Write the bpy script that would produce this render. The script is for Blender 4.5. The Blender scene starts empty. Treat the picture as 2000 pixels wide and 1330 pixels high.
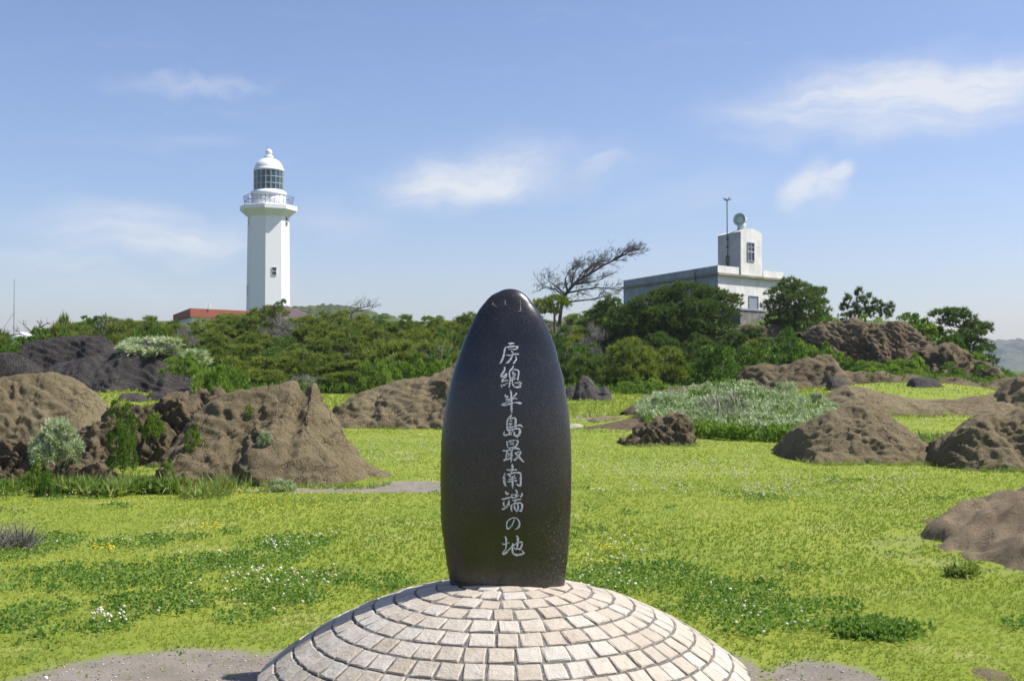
import bpy, math, random
import numpy as np
from mathutils import Matrix, Vector

# ------------------------------------------------------------------ camera, sky, sun, exposure
scene = bpy.context.scene
COL = scene.collection
FPX = 2300.0                       # focal length in pixels of the 2000 px wide photograph
CAM_Z = 1.58
PITCH = math.atan(55.0 / FPX)
cam_data = bpy.data.cameras.new("camera")
cam = bpy.data.objects.new("camera", cam_data)
COL.objects.link(cam)
scene.camera = cam
cam.location = (0, 0, CAM_Z)
cam.rotation_euler = (math.pi / 2 + PITCH, 0, 0)
cam_data.sensor_width = 36.0
cam_data.lens = 36.0 * FPX / 2000.0
cam_data.clip_start = 0.05
cam_data.clip_end = 20000
cam_data.dof.use_dof = True
cam_data.dof.focus_distance = 6.1
cam_data.dof.aperture_fstop = 10.0

SUN_EL = math.radians(55)
SUN_AZ = math.radians(92)          # to the right of the direction from the scene to the camera
SUN_DIR = Vector((math.sin(SUN_AZ) * math.cos(SUN_EL), -math.cos(SUN_AZ) * math.cos(SUN_EL), math.sin(SUN_EL)))
sun_data = bpy.data.lights.new("sun", 'SUN')
sun_data.energy = 5.0
sun_data.angle = math.radians(0.53)
sun_data.color = (1.0, 0.965, 0.90)
sun = bpy.data.objects.new("sun", sun_data)
COL.objects.link(sun)
sun.rotation_euler = (-SUN_DIR).to_track_quat('-Z', 'Y').to_euler()
sun.location = (20, -10, 40)

scene.view_settings.view_transform = 'Standard'
scene.view_settings.look = 'None'
scene.view_settings.exposure = 0.5
scene.view_settings.gamma = 1.0
scene.view_settings.use_curve_mapping = False

class Nodes:
    """small helper that adds nodes and links to a tree"""
    def __init__(self, tree):
        self.t = tree
        tree.nodes.clear()
    def n(self, kind, **kw):
        nd = self.t.nodes.new(kind)
        for k, v in kw.items():
            setattr(nd, k, v)
        return nd
    def set(self, sock, v):
        if isinstance(v, bpy.types.NodeSocket):
            self.t.links.new(v, sock)
        elif v is not None:
            if isinstance(v, tuple) and len(v) == 3 and sock.type == 'RGBA':
                v = (*v, 1.0)
            sock.default_value = v
    def math(self, op, a, b=None, c=None, clamp=False):
        nd = self.n('ShaderNodeMath', operation=op)
        nd.use_clamp = clamp
        self.set(nd.inputs[0], a)
        if b is not None: self.set(nd.inputs[1], b)
        if c is not None: self.set(nd.inputs[2], c)
        return nd.outputs[0]
    def vmath(self, op, a, b=None):
        nd = self.n('ShaderNodeVectorMath', operation=op)
        self.set(nd.inputs[0], a)
        if b is not None: self.set(nd.inputs[1], b)
        return nd.outputs[0]
    def noise(self, vec, scale, detail=4.0, rough=0.55, dist=0.0):
        nd = self.n('ShaderNodeTexNoise')
        if vec is not None: self.set(nd.inputs['Vector'], vec)
        self.set(nd.inputs['Scale'], scale); self.set(nd.inputs['Detail'], detail)
        self.set(nd.inputs['Roughness'], rough); self.set(nd.inputs['Distortion'], dist)
        return nd.outputs['Fac']
    def voronoi(self, vec, scale, feature='F1', out='Distance', rand=1.0):
        nd = self.n('ShaderNodeTexVoronoi', feature=feature)
        if vec is not None: self.set(nd.inputs['Vector'], vec)
        self.set(nd.inputs['Scale'], scale); self.set(nd.inputs['Randomness'], rand)
        return nd.outputs[out]
    def ramp(self, fac, stops, interp='LINEAR'):
        nd = self.n('ShaderNodeValToRGB')
        cr = nd.color_ramp; cr.interpolation = interp
        while len(cr.elements) < len(stops): cr.elements.new(0.5)
        for e, (p, c) in zip(cr.elements, stops):
            e.position = p
            e.color = (c, c, c, 1) if isinstance(c, (int, float)) else (*c, 1)
        self.set(nd.inputs[0], fac)
        return nd.outputs[0]
    def step(self, v, a, b):
        nd = self.n('ShaderNodeMapRange', interpolation_type='SMOOTHSTEP')
        self.set(nd.inputs[0], v); nd.inputs[1].default_value = a; nd.inputs[2].default_value = b
        return nd.outputs[0]
    def mix(self, fac, a, b, blend='MIX'):
        nd = self.n('ShaderNodeMix', data_type='RGBA', blend_type=blend)
        self.set(nd.inputs[0], fac); self.set(nd.inputs[6], a); self.set(nd.inputs[7], b)
        return nd.outputs[2]
    def bump(self, height, strength, dist, normal=None):
        nd = self.n('ShaderNodeBump')
        nd.inputs['Strength'].default_value = strength
        nd.inputs['Distance'].default_value = dist
        self.set(nd.inputs['Height'], height)
        if normal is not None: self.set(nd.inputs['Normal'], normal)
        return nd.outputs[0]
    def attr(self, name, out='Fac'):
        return self.n('ShaderNodeAttribute', attribute_name=name).outputs[out]
    def obj_co(self):
        return self.n('ShaderNodeTexCoord').outputs['Object']
    def pos(self):
        return self.n('ShaderNodeNewGeometry').outputs['Position']

# ---- world: physical sky with wind-drawn thin clouds given by azimuth and elevation
world = bpy.data.worlds.new("World")
scene.world = world
world.use_nodes = True
W = Nodes(world.node_tree)
sky = W.n('ShaderNodeTexSky', sky_type='NISHITA')
sky.sun_disc = False
sky.sun_elevation = SUN_EL
sky.sun_rotation = math.atan2(SUN_DIR.x, SUN_DIR.y)
sky.altitude = 0
sky.air_density = 1.0
sky.dust_density = 1.0
sky.ozone_density = 4.0
gen = W.n('ShaderNodeTexCoord').outputs['Generated']
sep = W.n('ShaderNodeSeparateXYZ'); W.set(sep.inputs[0], gen)
az = W.math('ARCTAN2', sep.outputs[0], sep.outputs[1])
el = W.math('ARCSINE', sep.outputs[2])
comb = W.n('ShaderNodeCombineXYZ'); W.set(comb.inputs[0], az); W.set(comb.inputs[1], el)
co = comb.outputs[0]
warp_n = W.n('ShaderNodeTexNoise'); W.set(warp_n.inputs['Vector'], co)
warp_n.inputs['Scale'].default_value = 20.0; warp_n.inputs['Detail'].default_value = 5.0
warp = W.vmath('SCALE', W.vmath('SUBTRACT', warp_n.outputs['Color'], (0.5, 0.5, 0.5)))
warp.node.inputs['Scale'].default_value = 0.045
cw = W.vmath('ADD', co, warp)
stretch = W.n('ShaderNodeMapping'); W.set(stretch.inputs[0], cw)
stretch.inputs['Rotation'].default_value = (0, 0, math.radians(-12)); stretch.inputs['Scale'].default_value = (6, 36, 1)
streak = W.noise(stretch.outputs[0], 1.0, 9.0, 0.68)
def azel(px, py):
    dx, dy = (px - 1000) / FPX, -(py - 665) / FPX
    y = math.cos(PITCH) - dy * math.sin(PITCH); z = math.sin(PITCH) + dy * math.cos(PITCH)
    return math.atan2(dx, y), math.atan2(z, math.hypot(dx, y))
# px, py, half width px, half height px, tilt degrees, opacity
CLOUDS = [(1810, 185, 340, 78, 3, 1.0), (1720, 218, 240, 30, 2, .6), (930, 345, 190, 56, 8, .95), (1010, 330, 240, 60, 4, .35),
          (1170, 315, 60, 26, 14, .6), (290, 455, 210, 52, -4, .80), (360, 170, 140, 20, 4, .42),
          (130, 520, 130, 30, -5, .30), (660, 430, 120, 34, 0, .20), (1340, 380, 160, 40, 8, .16), (250, 580, 420, 60, 0, .18), (390, 262, 90, 14, 4, .18)]
total = None
for (px, py, hw, hh, tilt, op) in CLOUDS:
    a, e = azel(px, py)
    mp = W.n('ShaderNodeMapping', vector_type='TEXTURE'); W.set(mp.inputs[0], cw)
    mp.inputs['Location'].default_value = (a, e, 0)
    mp.inputs['Rotation'].default_value = (0, 0, math.radians(tilt))
    mp.inputs['Scale'].default_value = (hw / FPX, hh / FPX, 1)
    ln = W.n('ShaderNodeVectorMath', operation='LENGTH'); W.set(ln.inputs[0], mp.outputs[0])
    m = W.math('MULTIPLY', W.step(ln.outputs['Value'], 1.45, 0.1), op)
    total = m if total is None else W.math('MAXIMUM', total, m)
PUFFS = [(1582, 372, 62, 40, 22, .85), (1618, 348, 44, 24, 24, .8), (1555, 395, 40, 22, 10, .6), (870, 372, 70, 22, 4, .45), (1900, 205, 170, 36, 2, .55)]
puff = None
for (px, py, hw, hh, tilt, op) in PUFFS:
    a, e = azel(px, py)
    mp = W.n('ShaderNodeMapping', vector_type='TEXTURE'); W.set(mp.inputs[0], cw)
    mp.inputs['Location'].default_value = (a, e, 0); mp.inputs['Rotation'].default_value = (0, 0, math.radians(tilt)); mp.inputs['Scale'].default_value = (hw / FPX, hh / FPX, 1)
    ln = W.n('ShaderNodeVectorMath', operation='LENGTH'); W.set(ln.inputs[0], mp.outputs[0])
    m = W.math('MULTIPLY', W.step(ln.outputs['Value'], 1.35, 0.25), op)
    puff = m if puff is None else W.math('MAXIMUM', puff, m)
lump = W.noise(cw, 34.0, 5.0, 0.6)
puff = W.math('MULTIPLY', puff, W.math('ADD', .35, W.math('MULTIPLY', W.step(lump, .3, .65), .65)))
tex = W.step(streak, 0.28, 0.74)
dense = W.math('MULTIPLY', total, W.math('ADD', W.math('MULTIPLY', tex, 0.92), 0.34))
veil = W.math('MULTIPLY', W.math('MULTIPLY', W.step(streak, 0.5, 0.85), W.step(el, 0.02, 0.12)), 0.13)
fac = W.math('MINIMUM', W.math('ADD', W.math('MAXIMUM', dense, puff), veil), 0.92)
skycol = W.mix(1.0, sky.outputs[0], (1.0, .925, 1.0), 'MULTIPLY')
cloudcol = (5.2, 5.4, 5.8)
bg = W.n('ShaderNodeBackground')
W.set(bg.inputs['Color'], W.mix(fac, skycol, cloudcol))
bg.inputs['Strength'].default_value = 0.11
wo = W.n('ShaderNodeOutputWorld'); W.t.links.new(bg.outputs[0], wo.inputs['Surface'])

# ------------------------------------------------------------------ helpers
rng = np.random.default_rng(7)
random.seed(7)

def P(px, py, D):
    """world point seen at pixel (px, py) of the photograph, D metres ahead"""
    dx, dy = (px - 1000) / FPX, -(py - 665) / FPX
    y = math.cos(PITCH) - dy * math.sin(PITCH); z = math.sin(PITCH) + dy * math.cos(PITCH)
    t = D / y
    return Vector((dx * t, D, CAM_Z + z * t))
def ground_D(py):
    return CAM_Z * FPX / (py - 720.0)

def _hash(ix, iy, iz):
    h = (ix.astype(np.uint32) * np.uint32(374761393) + iy.astype(np.uint32) * np.uint32(668265263) + iz.astype(np.uint32) * np.uint32(2246822519))
    h = (h ^ (h >> np.uint32(13))) * np.uint32(1274126177)
    h = h ^ (h >> np.uint32(16))
    return h.astype(np.float64) / 2147483647.5 - 1.0
def vnoise(p):
    f = np.floor(p); w = p - f; w = w * w * w * (w * (w * 6 - 15) + 10)
    i = f.astype(np.int64)
    x, y, z = i[..., 0], i[..., 1], i[..., 2]
    def c(a, b, d): return _hash(x + a, y + b, z + d)
    wx, wy, wz = w[..., 0], w[..., 1], w[..., 2]
    l = lambda a, b, t: a + (b - a) * t
    return l(l(l(c(0,0,0), c(1,0,0), wx), l(c(0,1,0), c(1,1,0), wx), wy), l(l(c(0,0,1), c(1,0,1), wx), l(c(0,1,1), c(1,1,1), wx), wy), wz)
def fbm(p, octv=5, gain=0.5):
    p = np.asarray(p, float); s = 0; a = 1.0; tot = 0
    for k in range(octv):
        s = s + a * vnoise(p * (2.03 ** k) + 17.3 * k); tot += a; a *= gain
    return s / tot
def smooth(a, b, v):
    t = np.clip((np.asarray(v, float) - a) / (b - a), 0, 1)
    return t * t * (3 - 2 * t)

def mesh_np(name, V, F, mat=None, smooth_shade=False, attrs=None, mat_idx=None):
    """mesh from numpy vertices and faces; F is one array (n,k) or a list of such arrays"""
    me = bpy.data.meshes.new(name)
    V = np.asarray(V, np.float32)
    Fs = F if isinstance(F, list) else [F]
    Fs = [np.asarray(f, np.int32) for f in Fs if len(f)]
    loops = np.concatenate([f.ravel() for f in Fs])
    sizes = np.concatenate([np.full(len(f), f.shape[1], np.int32) for f in Fs])
    starts = np.concatenate([[0], np.cumsum(sizes)[:-1]]).astype(np.int32)
    me.vertices.add(len(V)); me.vertices.foreach_set('co', V.ravel())
    me.loops.add(len(loops)); me.loops.foreach_set('vertex_index', loops)
    me.polygons.add(len(sizes)); me.polygons.foreach_set('loop_start', starts)
    me.polygons.foreach_set('use_smooth', np.full(len(sizes), smooth_shade, bool))
    if attrs:
        for k, a in attrs.items():
            at = me.attributes.new(k, 'FLOAT', 'POINT'); at.data.foreach_set('value', np.asarray(a, np.float32))
    if mat is not None:
        for m in (mat if isinstance(mat, (list, tuple)) else [mat]): me.materials.append(m)
    if mat_idx is not None: me.polygons.foreach_set('material_index', np.asarray(mat_idx, np.int32))
    me.update(calc_edges=True)
    return me
def link(name, data, parent=None, loc=None, kind=None, label=None, cat=None, group=None):
    o = bpy.data.objects.new(name, data)
    COL.objects.link(o)
    if parent is not None: o.parent = parent
    if loc is not None: o.location = loc
    if kind: o['kind'] = kind
    if label: o['label'] = label
    if cat: o['category'] = cat
    if group: o['group'] = group
    return o

class MB:
    """collects boxes, tubes, lathes and prisms into ONE mesh"""
    def __init__(self): self.V = []; self.F = []
    def add(self, verts, faces):
        b = len(self.V); self.V += [tuple(v) for v in verts]; self.F += [tuple(b + i for i in f) for f in faces]; return self
    def hexa(self, b, t):            # four bottom points, four top points
        return self.add(list(b) + list(t), [(3,2,1,0), (4,5,6,7), (0,1,5,4), (1,2,6,5), (2,3,7,6), (3,0,4,7)])
    def box(self, c, s):
        x, y, z = c; a, b, d = s[0]/2, s[1]/2, s[2]/2
        return self.hexa([(x-a,y-b,z-d),(x+a,y-b,z-d),(x+a,y+b,z-d),(x-a,y+b,z-d)], [(x-a,y-b,z+d),(x+a,y-b,z+d),(x+a,y+b,z+d),(x-a,y+b,z+d)])
    def rings(self, rs, cap=True):
        n = len(rs[0]); v = [p for r in rs for p in r]; f = []
        for i in range(len(rs) - 1):
            for j in range(n):
                k = (j + 1) % n
                f.append((i*n+j, i*n+k, (i+1)*n+k, (i+1)*n+j))
        if cap: f += [tuple(reversed(range(n))), tuple((len(rs)-1)*n + j for j in range(n))]
        return self.add(v, f)
    def lathe(self, prof, n=32, c=(0,0,0), rot=0.0):     # prof: (radius, z)
        return self.rings([[(c[0] + r*math.sin(rot + 2*math.pi*j/n), c[1] - r*math.cos(rot + 2*math.pi*j/n), c[2] + z) for j in range(n)] for r, z in prof])
    def tube(self, pts, rad, n=6):
        pts = [Vector(p) for p in pts]; rs = []
        for i, p in enumerate(pts):
            d = (pts[min(i+1, len(pts)-1)] - pts[max(i-1, 0)])
            if d.length < 1e-9: d = Vector((0,0,1))
            d.normalize()
            a = d.cross(Vector((0,0,1)) if abs(d.z) < .9 else Vector((1,0,0))).normalized(); b = d.cross(a)
            r = rad[i] if isinstance(rad, (list, tuple)) else rad
            rs.append([tuple(p + a*(r*math.cos(2*math.pi*j/n)) + b*(r*math.sin(2*math.pi*j/n))) for j in range(n)])
        return self.rings(rs)
    def mesh(self, name, mat, smooth_shade=False):
        me = bpy.data.meshes.new(name); me.from_pydata(self.V, [], self.F); me.materials.append(mat)
        if smooth_shade: me.polygons.foreach_set('use_smooth', np.ones(len(me.polygons), bool))
        me.update(); return me
    def build(self, name, mat, parent=None, smooth_shade=False, **kw):
        return link(name, self.mesh(name, mat, smooth_shade), parent, **kw)

# ------------------------------------------------------------------ materials
def new_mat(name):
    m = bpy.data.materials.new(name); m.use_nodes = True
    N = Nodes(m.node_tree)
    b = N.n('ShaderNodeBsdfPrincipled'); o = N.n('ShaderNodeOutputMaterial')
    N.t.links.new(b.outputs[0], o.inputs['Surface'])
    return m, N, b, o
def plain(name, col, rough=0.6, metal=0.0, var=0.12, scale=3.0, bump=0.0, bscale=40.0):
    m, N, b, o = new_mat(name)
    v = N.noise(N.obj_co(), scale, 5, 0.6)
    N.set(b.inputs['Base Color'], N.mix(v, tuple(c*(1-var) for c in col), tuple(min(1, c*(1+var)) for c in col)))
    b.inputs['Roughness'].default_value = rough; b.inputs['Metallic'].default_value = metal
    if bump: N.set(b.inputs['Normal'], N.bump(N.noise(N.obj_co(), bscale, 4), bump, 0.01))
    return m
def foliage_mat(name, lo, hi, trans=0.3, rough=0.55, tcol=1.3, own=0.0):
    m, N, b, o = new_mat(name)
    t = N.math('ADD', N.attr('tint'), N.math('MULTIPLY', N.math('SUBTRACT', N.n('ShaderNodeObjectInfo').outputs['Random'], .5), own), clamp=True)
    col = N.mix(t, lo, hi)
    N.set(b.inputs['Base Color'], col); b.inputs['Roughness'].default_value = rough
    b.inputs['Specular IOR Level'].default_value = 0.3
    tr = N.n('ShaderNodeBsdfTranslucent'); N.set(tr.inputs['Color'], N.mix(1.0, col, (tcol, tcol*1.1, tcol*.75), 'MULTIPLY'))
    mx = N.n('ShaderNodeMixShader'); mx.inputs[0].default_value = trans
    N.t.links.new(b.outputs[0], mx.inputs[1]); N.t.links.new(tr.outputs[0], mx.inputs[2])
    N.t.links.new(mx.outputs[0], o.inputs['Surface'])
    return m
def rock_mat(name, c1, c2, c3, crack=0.6, scale=1.0, bump=0.6, rough=0.9, pit=0.0, speck=None):
    m, N, b, o = new_mat(name)
    p = N.pos()
    big = N.noise(p, 0.9*scale, 6, 0.6)
    med = N.noise(p, 5*scale, 11, 0.72, 0.5)
    fine = N.noise(p, 38*scale, 6, 0.7)
    col = N.mix(N.step(big, .35, .65), c1, c2)
    col = N.mix(N.math('MULTIPLY', N.step(med, .5, .72), .75), col, c3)
    col = N.mix(N.math('MULTIPLY', N.step(fine, .4, .75), .35), col, tuple(c*1.5 for c in c2))
    # cracks run as thin lines along warped cells
    wv = N.n('ShaderNodeTexNoise'); N.set(wv.inputs['Vector'], p); wv.inputs['Scale'].default_value = 2.2*scale; wv.inputs['Detail'].default_value = 4
    sc = N.vmath('SCALE', N.vmath('SUBTRACT', wv.outputs['Color'], (.5,.5,.5))); sc.node.inputs['Scale'].default_value = 0.9/scale
    ce = N.voronoi(N.vmath('ADD', p, sc), 1.5*scale, 'DISTANCE_TO_EDGE')
    gate = N.step(N.noise(p, 1.3*scale, 3), .46, .6)
    cr = N.math('MULTIPLY', N.math('SUBTRACT', 1.0, N.step(ce, .0, .018)), gate)
    grit = N.noise(p, 95*scale, 4, .75)
    col = N.mix(N.math('MULTIPLY', N.step(grit, .5, .68), .45), col, tuple(c*.55 for c in c1))
    h = N.math('ADD', N.math('MULTIPLY', med, .95), N.math('ADD', N.math('MULTIPLY', fine, .42), N.math('MULTIPLY', grit, .16)))
    ce2 = N.voronoi(N.vmath('ADD', p, sc), 4.2*scale, 'DISTANCE_TO_EDGE')
    h = N.math('SUBTRACT', h, N.math('MULTIPLY', N.math('MULTIPLY', N.math('SUBTRACT', 1.0, N.step(ce2, .0, .05)), N.step(N.noise(p, 2.1*scale, 3), .5, .62)), .5))
    h = N.math('SUBTRACT', h, N.math('MULTIPLY', cr, crack))
    if pit:
        pv = N.voronoi(p, 16*scale)
        h = N.math('ADD', h, N.math('MULTIPLY', N.step(pv, .1, .55), pit))
    if speck is not None:
        sp = N.step(N.noise(p, 22*scale, 5, .75), .57, .66)
        col = N.mix(N.math('MULTIPLY', sp, .8), col, speck)
    col = N.mix(N.math('MULTIPLY', cr, .3), col, tuple(c*.45 for c in c3))          # dirt lodged in the cracks
    pits = N.step(N.noise(p, 13*scale, 4, .6, 1.2), .66, .74)
    col = N.mix(N.math('MULTIPLY', pits, .55), col, tuple(c*.6 for c in c3))
    h = N.math('SUBTRACT', h, N.math('MULTIPLY', pits, .5))
    N.set(b.inputs['Base Color'], col); b.inputs['Roughness'].default_value = rough
    b.inputs['Specular IOR Level'].default_value = 0.2
    N.set(b.inputs['Normal'], N.bump(h, bump, 0.10/scale))
    return m

M = {}
M['tan_rock'] = rock_mat('tan_rock', (.192,.152,.084), (.235,.190,.110), (.125,.097,.055), bump=1.0, crack=1.0)
M['brown_rock'] = rock_mat('brown_rock', (.142,.109,.063), (.185,.145,.088), (.066,.049,.03), scale=1.2, bump=1.0, crack=1.0)
M['dark_rock'] = rock_mat('dark_rock', (.04,.035,.033), (.066,.058,.052), (.018,.017,.017), scale=1.3, bump=.9, pit=.5, speck=(.25,.24,.225))
M['black_boulder'] = rock_mat('black_boulder', (.05,.044,.042), (.08,.07,.062), (.028,.025,.025), scale=1.6, bump=.6)
M['soil'] = rock_mat('soil', (.215,.165,.10), (.27,.212,.135), (.13,.097,.06), crack=.25, scale=2.2, bump=1.0)
M['pale_rock'] = rock_mat('pale_rock', (.36,.32,.25), (.45,.40,.32), (.25,.21,.16), scale=2)

def ground_material():
    m, N, b, o = new_mat('ground')
    p = N.pos()
    n1 = N.noise(p, 0.55, 5, .6); n2 = N.noise(p, 4.0, 6, .65); n3 = N.noise(p, 45, 5, .7)
    green = N.mix(N.step(n1, .35, .65), (.222,.255,.036), (.165,.215,.028))
    green = N.mix(N.math('MULTIPLY', N.step(n2, .48, .7), .55), green, (.13,.195,.024))
    green = N.mix(N.math('MULTIPLY', N.step(n3, .5, .75), .4), green, (.33,.345,.10))
    straw = N.step(N.noise(p, 1.1, 5, .65), .53, .70)
    green = N.mix(N.math('MULTIPLY', straw, .6), green, (.36,.335,.12))
    soil = N.mix(N.step(n2, .35, .65), (.19,.165,.135), (.245,.215,.18))
    soil = N.mix(N.math('MULTIPLY', N.step(n3, .52, .66), .5), soil, (.10,.085,.07))
    soil = N.mix(N.step(N.noise(p, 90, 3, .6), .66, .72), soil, (.42,.39,.35))
    wild = N.mix(N.step(n2, .4, .65), (.05,.08,.015), (.11,.145,.028))
    bare = N.math('ADD', N.attr('bare'), N.math('MULTIPLY', N.math('SUBTRACT', n2, .5), .9))
    bare = N.math('ADD', bare, N.math('MULTIPLY', N.math('SUBTRACT', n3, .5), .35))
    col = N.mix(N.step(bare, .28, .72), green, soil)
    col = N.mix(N.attr('wild'), col, wild)
    N.set(b.inputs['Base Color'], col); b.inputs['Roughness'].default_value = .95
    b.inputs['Specular IOR Level'].default_value = .15
    N.set(b.inputs['Normal'], N.bump(N.math('ADD', N.math('MULTIPLY', n2, .6), n3), .5, .03))
    return m
M['ground'] = ground_material()

M['grass'] = foliage_mat('grass', (.18,.245,.026), (.375,.41,.085), .40)
M['clover'] = foliage_mat('clover', (.10,.185,.026), (.19,.285,.055), .36)
M['clover_flower'] = foliage_mat('clover_flower', (.62,.58,.50), (.82,.80,.74), .25, tcol=1.0)
M['yellow_flower'] = foliage_mat('yellow_flower', (.70,.50,.01), (.80,.65,.02), .2, tcol=1.0)
M['pine_needles'] = foliage_mat('pine_needles', (.07,.115,.014), (.25,.28,.045), .38, own=.4)
M['dark_pine'] = foliage_mat('dark_pine', (.045,.09,.015), (.16,.21,.04), .35, own=.4)
M['green_leaves'] = foliage_mat('green_leaves', (.055,.115,.014), (.16,.24,.035), .35, own=.4)
M['bright_leaves'] = foliage_mat('bright_leaves', (.11,.19,.02), (.25,.33,.055), .4, own=.4)
M['silver_leaves'] = foliage_mat('silver_leaves', (.28,.35,.17), (.58,.62,.42), .3, tcol=1.0)
M['grey_green'] = foliage_mat('grey_green', (.10,.135,.06), (.22,.25,.13), .25)
M['dry_twigs'] = foliage_mat('dry_twigs', (.17,.15,.13), (.33,.30,.27), .05, tcol=1.0)
M['russet_leaves'] = foliage_mat('russet_leaves', (.20,.07,.02), (.24,.22,.03), .3)
M['weeds'] = foliage_mat('weeds', (.12,.19,.03), (.32,.36,.10), .35)
M['bark'] = plain('bark', (.13,.105,.085), .9, var=.35, scale=6, bump=.6, bscale=25)
M['grey_bark'] = plain('grey_bark', (.16,.14,.13), .9, var=.3, scale=6)
M['dead_bark'] = plain('dead_bark', (.10,.088,.08), .9, var=.3, scale=6)
# ------------------------------------------------------------------ terrain
GY = [-4000, -60, -20, 0, 25, 40, 50, 60, 70, 80, 100, 150, 200, 260, 400, 700, 9000]
GZ = [-3, -2, -.3, 0, 0, .25, .65, 1.3, 2.3, 3.3, 4.9, 7.5, 9.6, 9.0, 2.0, -3, -3]
def H(x, y):
    x = np.asarray(x, float); y = np.asarray(y, float)
    z = np.interp(y, GY, GZ)
    t = x / np.maximum(y, 20)
    z = z * (1 - .85 * smooth(.375, .47, t) * smooth(30, 55, y)) * (1 - .9 * smooth(.35, .41, t) * smooth(62, 80, y)) * (1 - .3 * smooth(.36, .44, -t) * smooth(50, 70, y))
    z = z + 2.1 * np.exp(-(((x - 17) / 12) ** 2 + ((y - 90) / 14) ** 2))
    z = z + 1.5 * np.exp(-(((x - 19) / 5.5) ** 2 + ((y - 63) / 6) ** 2))          # the slope behind the eroded bank
    z = z + .55 * np.exp(-(((x - 15.5) / 5) ** 2 + ((y - 45) / 7) ** 2)) + .5 * np.exp(-(((x + 13.5) / 4) ** 2 + ((y - 41) / 6) ** 2))
    z = z + .72 * np.exp(-(((x - 5.7) / 2.5) ** 2 + ((y - 30.8) / 2.8) ** 2)) * (1 + .35 * fbm(np.stack([x * 1.1, y * .9, x * 0 + 3], -1), 3))      # the hummock under the silvery herbs
    p = np.stack([x * .35, y * .35, np.zeros_like(x)], -1)
    z = z + fbm(p, 3) * (.015 + .05 * smooth(9, 40, y) + .3 * smooth(60, 120, y))
    return z
def ground_hit(px, py, dmax=75.0):
    """distance at which the sight line through a pixel meets the terrain"""
    d = np.arange(4, dmax, .05); k = [P(px, py, 1.0)][0]
    xs = k.x * d; zs = CAM_Z + (k.z - CAM_Z) * d
    hit = np.nonzero(zs <= H(xs, d))[0]
    return float(d[hit[0]]) if len(hit) else dmax
def Hs(x, y): return float(H(np.array([x]), np.array([y]))[0])

MOUND_C = (P(984, 1300, 6.13).x, 6.13)
BARE = [(-1.75, 5.7, 1.0, 1.15, 1.0), (-2.9, 5.6, .8, .6, .7), (1.6, 5.55, .42, 1.0, 1.0), (3.75, 10.2, .95, 1.7, .34), (-1.25, 15.9, .8, .9, .9), (-2.2, 15.4, 1.8, .35, .7), (2.5, 33, 1.2, 1.6, .8),
        (4.6, 8.2, .8, .6, .7), (-3.4, 6.2, .7, .5, .5), (1.0, 36, 2.6, 2.5, .55)]
def bare_mask(x, y):
    b = np.zeros_like(x)
    for cx, cy, rx, ry, s in BARE:
        d = np.sqrt(((x - cx) / rx) ** 2 + ((y - cy) / ry) ** 2)
        b = np.maximum(b, s * (1 - smooth(.55, 1.15, d)))
    b = np.maximum(b, smooth(2.5, .5, y))                       # unseen ground behind the camera, made bare for the stone's reflection
    r = np.hypot(x - MOUND_C[0], y - MOUND_C[1])
    return np.maximum(b, .75 * (1 - smooth(1.25, 1.5, r)))
def wild_mask(x, y):
    t = x / np.maximum(y, 1)
    return smooth(48, 58, y + 4 * fbm(np.stack([x * .2, y * .2, x * 0], -1), 3))
def spaced(lo, hi, d, far_lo, far_hi, g):
    a = list(np.arange(lo, hi, d)); s = d; v = a[-1]
    while v < far_hi: s *= g; v += s; a.append(v)
    s = d; v = a[0]; b = []
    while v > far_lo: s *= g; v -= s; b.append(v)
    return np.array(b[::-1] + a)
gx = spaced(-5, 5, .11, -6000, 6000, 1.075); gy = spaced(4, 14, .11, -4000, 8000, 1.055)
X, Y = np.meshgrid(gx, gy)
Z = H(X.ravel(), Y.ravel())
nx, ny = len(gx), len(gy)
idx = np.arange(nx * ny).reshape(ny, nx)
F = np.stack([idx[:-1, :-1].ravel(), idx[:-1, 1:].ravel(), idx[1:, 1:].ravel(), idx[1:, :-1].ravel()], 1)
link('ground', mesh_np('ground', np.stack([X.ravel(), Y.ravel(), Z], 1), F, M['ground'], True,
     {'bare': bare_mask(X.ravel(), Y.ravel()), 'wild': wild_mask(X.ravel(), Y.ravel())}), kind='structure')

# far wooded hills: heightfields with lumpy tree-top relief
def far_hill(name, D, outline, depth, mat, lump, n=160, rows=26, base_z=-6):
    pts = [P(px, py, D) for px, py in outline]
    xs = np.linspace(pts[0].x, pts[-1].x, n); top = np.interp(xs, [p.x for p in pts], [p.z for p in pts])
    v = np.linspace(-1, 1, rows)
    XX, VV = np.meshgrid(xs, v)
    prof = np.cos(VV * math.pi / 2) ** .8
    ZZ = base_z + (np.broadcast_to(top, XX.shape) - base_z) * prof
    YY = D + VV * depth
    q = np.stack([XX / lump, YY / lump, ZZ / lump], -1)
    nn = fbm(q, 4)
    ZZ = ZZ + np.abs(nn) * lump * .9 * prof; YY = YY - nn * lump * .8; XX = XX + fbm(q + 31, 3) * lump * .5
    i = np.arange(n * rows).reshape(rows, n)
    f = np.stack([i[:-1, :-1].ravel(), i[:-1, 1:].ravel(), i[1:, 1:].ravel(), i[1:, :-1].ravel()], 1)
    link(name, mesh_np(name, np.stack([XX.ravel(), YY.ravel(), ZZ.ravel()], 1), f, mat, True), kind='structure')
def wood_mat(name, a, b_, sc):
    m, N, b, o = new_mat(name); p = N.pos()
    N.set(b.inputs['Base Color'], N.mix(N.step(N.noise(p, sc, 6, .7), .38, .64), a, b_)); b.inputs['Roughness'].default_value = .9
    N.set(b.inputs['Normal'], N.bump(N.noise(p, sc * 2, 6, .7), 1.0, .6 / sc)); return m
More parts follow.
